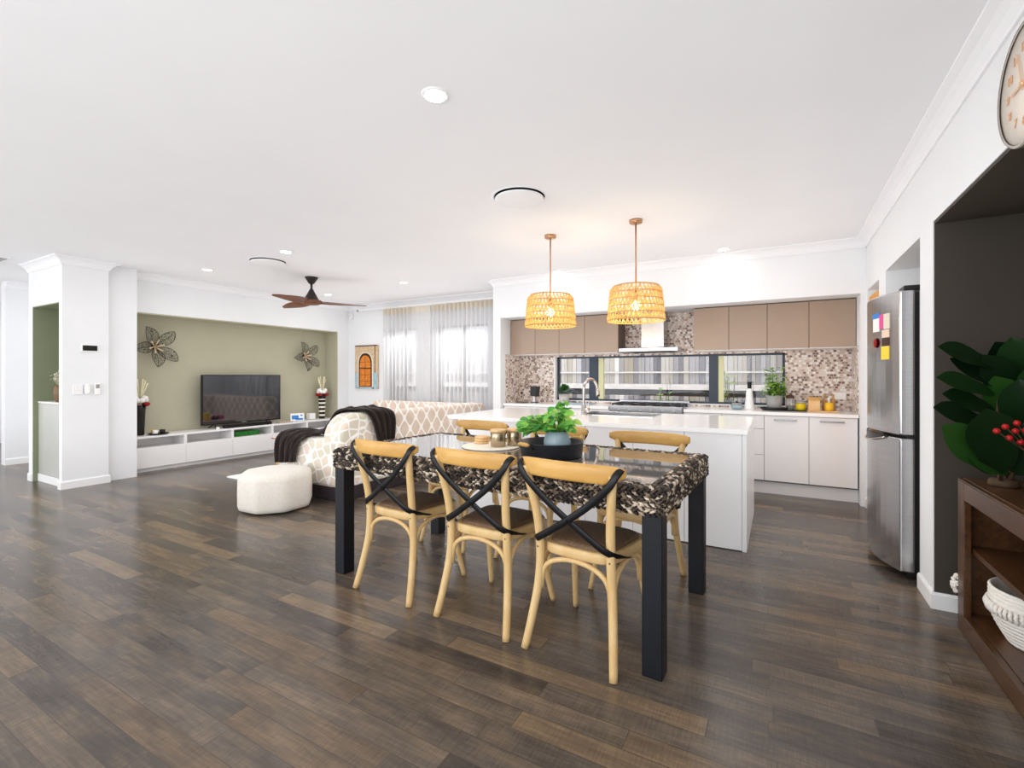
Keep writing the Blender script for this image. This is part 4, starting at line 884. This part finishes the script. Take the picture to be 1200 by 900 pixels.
for k in range(100):
    a = random.uniform(0, 6.28); r = random.uniform(.02, .125); p = Vector((qx+r*math.cos(a), qy+r*math.sin(a)*.7, qz+.19+random.uniform(-.03, .10)+(.18 if k % 9 == 0 else 0))); s_.tube([(qx, qy, qz+.13), p], .0018, 4)
    for q in range(5): b.leaf(p+Vector((random.uniform(-.03, .03), random.uniform(-.03, .03), random.uniform(-.03, .03))), (random.uniform(-1, 1), random.uniform(-1, 1), random.uniform(-.4, .7)), (0, 0, 1), .042, .028)
s_.obj('stems', 'herb', t); b.obj('foliage', 'herb', t)
t = thing('storage_jar', 'glass coffee jar with dark lid beside the leafy plant', 'jar', (.1, 6.08, bz+.012))
o = B().box(.05, .27, 6.0, 6.16, bz, bz+.011).obj('serving_tray', 'black', bevel=.003); tag(o, 'black tray under the two glass jars on the back bench', 'tray')
B().lathe([(.036, 0), (.04, .005), (.04, .115), (.034, .128), (.001, .128)], (.105, 6.08, bz+.0115), 20).obj('glass', 'cleardome', t); B().lathe([(.033, .004), (.035, .05), (.001, .05)], (.105, 6.08, bz+.0115), 16).obj('contents', 'coffee', t); B().lathe([(.04, .128), (.04, .15), (.02, .165), (.001, .166)], (.105, 6.08, bz+.0115), 20).obj('lid', 'coffee', t)
t = thing('storage_jar', 'low jar of yellow contents beside the bread box', 'jar', (.205, 6.08, bz+.012))
B().lathe([(.042, 0), (.048, .006), (.048, .075), (.001, .075)], (.205, 6.08, bz+.0115), 20).obj('body', 'yellowglass', t); B().lathe([(.05, .075), (.05, .1), (.001, .102)], (.205, 6.08, bz+.0115), 20).obj('lid', 'cleardome', t)
o = B().box(.262, .545, 5.98, 6.2, bz, bz+.014).obj('wooden_board', 'lightwood', bevel=.004); tag(o, 'wooden board under the bread box and yellow dispenser', 'board')
t = thing('bread_box', 'small wooden box with darker lid on the wooden board', 'box', (.32, 6.06, bz+.015))
B().box(.272, .378, 6.0, 6.12, bz+.0145, bz+.125).obj('body', 'lightwood', t, bevel=.004); B().box(.266, .384, 5.994, 6.126, bz+.125, bz+.155).obj('lid', 'oakrail', t, bevel=.004)
t = thing('soap_dispenser', 'yellow ceramic dispenser with white pump on the wooden board', 'dispenser', (.46, 6.05, bz+.015))
B().lathe([(.034, 0), (.04, .01), (.042, .06), (.03, .085), (.001, .088)], (.46, 6.05, bz+.0145), 20).obj('body', 'yellow', t); B().lathe([(.01, .086), (.012, .125), (.018, .128), (.018, .136), (.001, .137)], (.46, 6.05, bz+.0145), 12).obj('pump', 'white', t)
for x_, h_, lab in ((.425, .15, 'slim amber bottle behind the yellow dispenser, on the bread box side'), (.505, .155, 'slim amber bottle behind the yellow dispenser, on the power point side')):
    t = thing('amber_bottle', lab, 'bottle', (x_, 6.15, bz+.015)); B().lathe([(.02, 0), (.022, .004), (.022, h_*.65), (.01, h_*.8), (.009, h_), (.001, h_)], (x_, 6.15, bz+.0145), 14).obj('body', 'amber', t); B().lathe([(.011, h_), (.011, h_+.02), (.001, h_+.021)], (x_, 6.15, bz+.0145), 12).obj('cap', 'oakrail', t)
t = thing('power_point', 'white double power point on the mosaic near the fridge wall', 'power point', (.58, YK, 1.05))
B().box(.517, .637, YK-.01, YK, 1.015, 1.09).obj('plate', 'white', t, bevel=.003); B().box(.54, .555, YK-.013, YK-.009, 1.06, 1.075).box(.6, .615, YK-.013, YK-.009, 1.06, 1.075).obj('switch', 'tvwhite', t)

# ---------------------------------------------------------------- fridge
fX = lambda y_: .555+.102*((y_-4.21)/.41)**2
def fcurve(y0, y1, z0, z1, off, th, n=14, xb=None):
    b = B(); rings = []
    for i in range(n+1):
        y_ = y0+(y1-y0)*i/n; xf = fX(y_)-off; xx = xb if xb else xf+th
        rings.append([Vector((xf, y_, z0)), Vector((xx, y_, z0)), Vector((xx, y_, z1)), Vector((xf, y_, z1))])
    return b.loft(rings, smooth=False)
t = thing('refrigerator', 'tall stainless steel fridge with bowed doors in the wall alcove', 'refrigerator', (1.0, 4.21, 0))
B().box(.757, 1.42, 3.80, 4.62, .03, 1.8).obj('body', 'steelside', t, bevel=.006)
B().box(.735, .757, 3.805, 4.615, .06, 1.8).obj('door_gasket', 'black', t)
u = fcurve(3.795, 4.625, .905, 1.815, 0, 0, xb=.735); u = u.obj('upper_door', 'steel', t, bevel=.01, bseg=3)
l = fcurve(3.795, 4.625, .045, .885, 0, 0, xb=.735).obj('lower_door', 'steel', t, bevel=.01, bseg=3)
B().box(.70, .75, 3.80, 4.62, .885, .905).obj('door_gap', 'black', t)
b = B(); rings = []
for i in range(21):
    q = i/20; y_ = 4.6-.7*q; hh = .006+.05*math.sin(PI*min(1, .12+q*.9))**.8; x_ = fX(y_)-.0035; rings.append([Vector((x_, y_, .886-hh)), Vector((x_+.01, y_, .886-hh)), Vector((x_+.01, y_, .888)), Vector((x_, y_, .888))])
b.loft(rings, smooth=False); hd = b.obj('handle_recess', 'black', l)
b = B(); rings = []
for i in range(21):
    q = i/20; y_ = 4.6-.7*q; hh = .006+.05*math.sin(PI*min(1, .12+q*.9))**.8; rings.append((fX(y_)-.009, y_, .883-hh))
b.tube(rings, .007, 6); b.obj('handle_lip', 'chrome', l)
B().box(.68, .78, 3.80, 3.95, 1.815, 1.845).box(.68, .78, 4.5, 4.62, 1.815, 1.84).obj('hinge_cover', 'black', t, bevel=.006)
b = B()
for x_ in (.8, 1.36):
    for y_ in (3.86, 4.56): b.lathe([(.025, 0), (.025, .032)], (x_, y_, 0), 10)
b.box(.70, .757, 3.82, 4.6, .012, .06); b.obj('feet', 'black', t)
for y0, y1, z0, z1, m_, lab in ((3.985, 4.075, 1.575, 1.665, 'white', 'white note stuck to the fridge door'), (3.985, 4.085, 1.667, 1.7, 'blue', 'blue magnet holding the white note on the fridge'), (3.935, 3.983, 1.59, 1.685, 'pink', 'pink magnet on the fridge door beside the white note'), (3.875, 3.932, 1.585, 1.685, 'paleprint', 'pale card on the fridge door at the hinge side'),
                           (3.88, 3.95, 1.53, 1.58, 'peach', 'peach triangular card under the pink magnet on the fridge'), (3.88, 3.95, 1.475, 1.526, 'coffee', 'dark square magnet on the fridge door'), (3.88, 3.96, 1.385, 1.472, 'yellowpaper', 'yellow label low among the fridge magnets')):
    o = fcurve(y0, y1, z0, z1, .003, .0028, 4).obj('fridge_magnet', m_); tag(o, lab, 'magnet', 'notes and magnets on the fridge')
o = B().lathe([(.032, 0), (.034, .004), (.02, .012), (.001, .012)], (fX(4.03)-.001, 4.03, 1.5), 20, axis='x').obj('fridge_magnet', 'red'); tag(o, 'round red magnet on the fridge door', 'magnet', 'notes and magnets on the fridge')

# ---------------------------------------------------------------- right niche: sideboard, plant, baskets, clock
t = thing('walnut_sideboard', 'dark walnut open sideboard with a shelf in the taupe niche', 'sideboard', (1.0, 2.3, 0))
a0, a1, c0, c1, H = .79, 1.24, 1.55, 3.215, .765
B().box(a0+.02, a1, c0, c1, H-.012, H).box(a0, a0+.02, c0, c1, H-.012, H-.004).obj('top_board', 'walnut', t, bevel=.002)
B().box(a0, a0+.03, c0+.09, c1-.09, H-.1, H-.013).obj('top_rail', 'walnut', t, bevel=.004)
B().box(a0, a0+.03, c0+.09, c1-.09, .002, .092).obj('bottom_rail', 'walnut', t, bevel=.004)
B().box(a0, a0+.03, c1-.09, c1, .0, H-.013).obj('stile', 'walnut', t, bevel=.004); B().box(a0, a0+.03, c0, c0+.09, .0, H-.013).obj('stile', 'walnut', t, bevel=.004)
B().box(a0+.03, a1, c1-.022, c1, .0, H-.013).obj('side_panel', 'walnut', t); B().box(a0+.03, a1, c0, c0+.022, .0, H-.013).obj('side_panel', 'walnut', t)
B().box(a1-.012, a1, c0+.022, c1-.022, .0, H-.013).obj('back_panel', 'walnutshade', t)
B().box(a0+.03, a1-.012, c0+.022, c1-.022, .075, .094).obj('bottom_board', 'walnut', t); B().box(a0+.035, a1-.012, c0+.022, c1-.022, .405, .43).obj('shelf', 'walnut', t)
bk = (1.0, 2.92)
t = thing('rope_basket', 'white coiled rope basket with a tasselled band on the lower shelf', 'basket', (bk[0], bk[1], .095))
pr = [(.11, 0)]
for k in range(14):
    z = .006+k*.017; r = .115+.055*math.sin(min(1, k/9)*PI/2); pr += [(r, z), (r+.006, z+.0085), (r, z+.016)]
pr += [(.165, .243), (.15, .2), (.11, .01), (.001, .008)]
B().lathe(pr, (bk[0], bk[1], .095), 40).obj('coils', 'rope', t)
b = B()
for k in range(56):
    a = 2*PI*k/56; r = .176; z = .095+.165; b.tube([(bk[0]+r*math.cos(a), bk[1]+r*math.sin(a), z+.012), (bk[0]+(r+.008)*math.cos(a), bk[1]+(r+.008)*math.sin(a), z-.01), (bk[0]+(r+.004)*math.cos(a+.03), bk[1]+(r+.004)*math.sin(a+.03), z-.035)], [.007, .008, .004], 5)
b.obj('tassels', 'rope', t)
o = B().tube(crv([(.9, 2.58, .1), (.93, 2.56, .16), (.97, 2.55, .17), (1.0, 2.53, .12), (.98, 2.52, .102), (.93, 2.53, .101)]), .012, 8).obj('metal_ornament', 'iron'); tag(o, 'dark curved metal ornament on the lower shelf', 'ornament')
t = thing('hanging_tassel', 'white fluffy tassel hanging at the end of the dark sideboard', 'tassel', (.80, 3.24, .27))
b = B()
for k in range(90):
    a = random.uniform(0, 6.28); z = random.uniform(0, 1); r = .026*math.sin(PI*(.15+.75*z)); b.ball((.80+r*math.cos(a), 3.241+r*math.sin(a), .17+.09*z), .009, 1)
b.obj('fluff', 'rope', t); B().tube([(.80, 3.219, .30), (.80, 3.235, .295), (.80, 3.241, .25)], .003, 6).obj('cord', 'rope', t)

t = thing('fiddle_leaf_fig', 'dark fiddle-leaf fig with big glossy leaves standing on the sideboard', 'plant', (.96, 3.08, H))
fx_, fy_ = .91, 3.05
s_, l_ = B(), B()
FP = [.12, .5, .66, .74, .9, 1., .95, .7, .06]
FIG = [((.91, 3.13, 1.313), (.69, 2.96, 1.425), .115), ((.887, 3.083, 1.191), (.674, 2.917, 1.28), .11), ((.858, 3.032, 1.04), (.651, 2.869, 1.139), .115), ((.859, 2.95, .84), (.665, 2.79, 1.044), .16),
       ((.86, 2.92, .84), (.789, 2.79, 1.111), .19), ((1.001, 3.241, 1.238), (.929, 3.155, 1.43), .15), ((1.033, 3.202, 1.218), (.966, 3.118, 1.443), .15), ((1.051, 3.212, 1.28), (1.068, 3.176, 1.463), .15),
       ((.968, 3.166, 1.032), (.902, 3.082, 1.26), .16), ((1.023, 3.102, .963), (.957, 3.018, 1.241), .18), ((.899, 2.974, .845), (.75, 2.844, .93), .13), ((.927, 2.933, .837), (.925, 2.886, 1.058), .16),
       ((.954, 3.158, .949), (.76, 3.003, .965), .12), ((.997, 3.182, 1.115), (.867, 3.062, 1.361), .15), ((1.092, 3.14, 1.043), (1.021, 3.055, 1.319), .19), ((.93, 3.15, 1.22), (.74, 3.0, 1.36), .1), ((.9, 3.1, 1.1), (.70, 2.95, 1.2), .11), ((.95, 3.0, .86), (.87, 2.9, 1.0), .16), ((1.06, 3.0, .9), (1.03, 2.92, 1.12), .17), ((1.1, 3.05, 1.2), (1.12, 3.0, 1.42), .17)]
for k, (p0, p1, wd) in enumerate(FIG):
    p0, p1 = Vector(p0), Vector(p1); dr = p1-p0
    l_.leaf(p0, dr, (-.25+.1*(k % 3), -.85, .55), dr.length*1.04, wd, .1, .22, 8, FP)
    if p0.z > 1.0 and k % 2 == 0 or k in (4, 9, 14): s_.tube(crv([(fx_+random.uniform(-.015, .015), fy_+random.uniform(-.015, .015), H+.002), ((fx_+p0.x)/2, (fy_+p0.y)/2+.02, (H+p0.z)/2), p0], 8), [.011-.0004*i for i in range(17)], 7)
s_.lathe([(.05, 0), (.055, .004), (.05, .03), (.001, .034)], (fx_, fy_, H+.0005), 18)
s_.obj('stems', 'stem', t); l_.obj('foliage', 'fig', t)
t = thing('berry_spray', 'spray of red berries tucked among the fig leaves', 'berries', (.98, 2.85, H))
s_, b = B(), B()
for p in ((.798, 2.745, 1.046), (.83, 2.763, 1.064), (.845, 2.772, 1.017), (.867, 2.784, 1.046), (.886, 2.795, .999), (.873, 2.788, 1.079), (.90, 2.79, 1.05), (.91, 2.78, 1.02)):
    p = Vector(p); s_.tube(crv([(.98, 2.85, H+.002), (.96, 2.83, .9), p], 4), .0025, 5); b.ball(p, .0125, 2)
s_.obj('stems', 'stem', t); b.obj('red_berries', 'berry', t)
t = thing('clock', 'round pale clock with rose gold numerals above the niche', 'clock', (.74, 2.21, 2.253))
ck = (.74, 2.212, 2.253)
B().lathe([(.2, 0), (.204, .006), (.204, .03), (.198, .038), (.192, .034)], ck, 64, axis='x', cap=False).obj('rim', 'silver', t)
B().lathe([(.198, .0), (.198, .03), (.001, .03)], ck, 64, axis='x').obj('dial', 'clockface', t)
def text_mesh(bb, txt, size, M4):
    cu = bpy.data.curves.new('numeral', 'FONT'); cu.body = txt; cu.size = size; cu.align_x = 'CENTER'; cu.align_y = 'CENTER'; cu.extrude = .0012
    o = bpy.data.objects.new('numeral', cu); COL.objects.link(o); bpy.context.view_layer.update()
    me = bpy.data.meshes.new_from_object(o.evaluated_get(bpy.context.evaluated_depsgraph_get())); bpy.data.objects.remove(o); bpy.data.curves.remove(cu)
    me.transform(M4); bb.b.from_mesh(me); bpy.data.meshes.remove(me)
# clock faces -X: its right-hand side is towards -Y
F = Matrix(((0, 0, -1, .708), (-1, 0, 0, ck[1]), (0, 1, 0, ck[2]), (0, 0, 0, 1)))
for k in range(1, 13):
    b = B(); a = PI/2-k*PI/6; text_mesh(b, str(k), .042, F @ Matrix.Translation((.125*math.cos(a), .125*math.sin(a), 0))); b.obj('numeral', 'rosegold', t, recalc=False)
def hand(a, L, w):
    a = PI/2-a; q = F @ Matrix.Translation((0, 0, .003)) @ Matrix.Rotation(a, 4, 'Z'); return B().box(-.025, L, -w/2, w/2, 0, .002, q)
hand(PI/6*8.95, .085, .009).obj('hour_hand', 'rosegold', t); hand(2*PI*57/60, .12, .006).obj('minute_hand', 'rosegold', t)
B().lathe([(.011, .03), (.011, .04), (.001, .041)], ck, 16, axis='x').obj('hub', 'rosegold', t)

# ---------------------------------------------------------------- light, world, camera
W = bpy.data.worlds.new('daylight'); SC.world = W; W.use_nodes = True; bg = W.node_tree.nodes['Background']; bg.inputs['Color'].default_value = (.93, .965, 1, 1); bg.inputs['Strength'].default_value = 1.15
def area(name, loc, tgt, sx, sy, e, col=(1, 1, 1)):
    L = bpy.data.lights.new(name, 'AREA'); L.shape = 'RECTANGLE'; L.size = sx; L.size_y = sy; L.energy = e; L.color = col
    o = bpy.data.objects.new(name, L); COL.objects.link(o); o.location = loc; o.rotation_euler = (Vector(tgt)-Vector(loc)).to_track_quat('-Z', 'Y').to_euler(); return o
area('window_light_rear', (-3.6, -2.8, 1.5), (-3.0, 3.0, 1.2), 7, 2.2, 135, (.95, .975, 1))
area('window_light_hall', (-9.0, -2.6, 1.5), (-7.0, 3.0, 1.3), 3, 2.2, 45)
area('bounce_flash', (-1.2, -.9, 1.5), (-2.6, 2.2, 2.62), 1.2, .8, 10)
area('sky_light_kitchen', (-1.4, 7.3, 2.3), (-1.4, 5.2, .9), 3, 1, 35, (.95, .98, 1))
area('sky_light_lounge', (-5.7, 7.5, 2.75), (-5.3, 6.2, 1.1), 3, .8, 230, (.95, .98, 1))

cam = bpy.data.cameras.new('camera'); co = bpy.data.objects.new('camera', cam); COL.objects.link(co); SC.camera = co
cam.sensor_fit = 'HORIZONTAL'; cam.sensor_width = 36; cam.lens = 36*556/1200; cam.shift_y = -10/1200; cam.clip_start = .05
co.location = (0, 0, 1.28); co.rotation_euler = (PI/2, 0, math.radians(29.4))
SC.view_settings.view_transform = 'Standard'; SC.view_settings.look = 'None'; SC.view_settings.exposure = 0.0; SC.view_settings.gamma = 1.0
SC.cycles.sample_clamp_indirect = 6
SC.cycles.use_fast_gi = True; SC.cycles.fast_gi_method = 'ADD'; W.light_settings.ao_factor = .4; W.light_settings.distance = .7
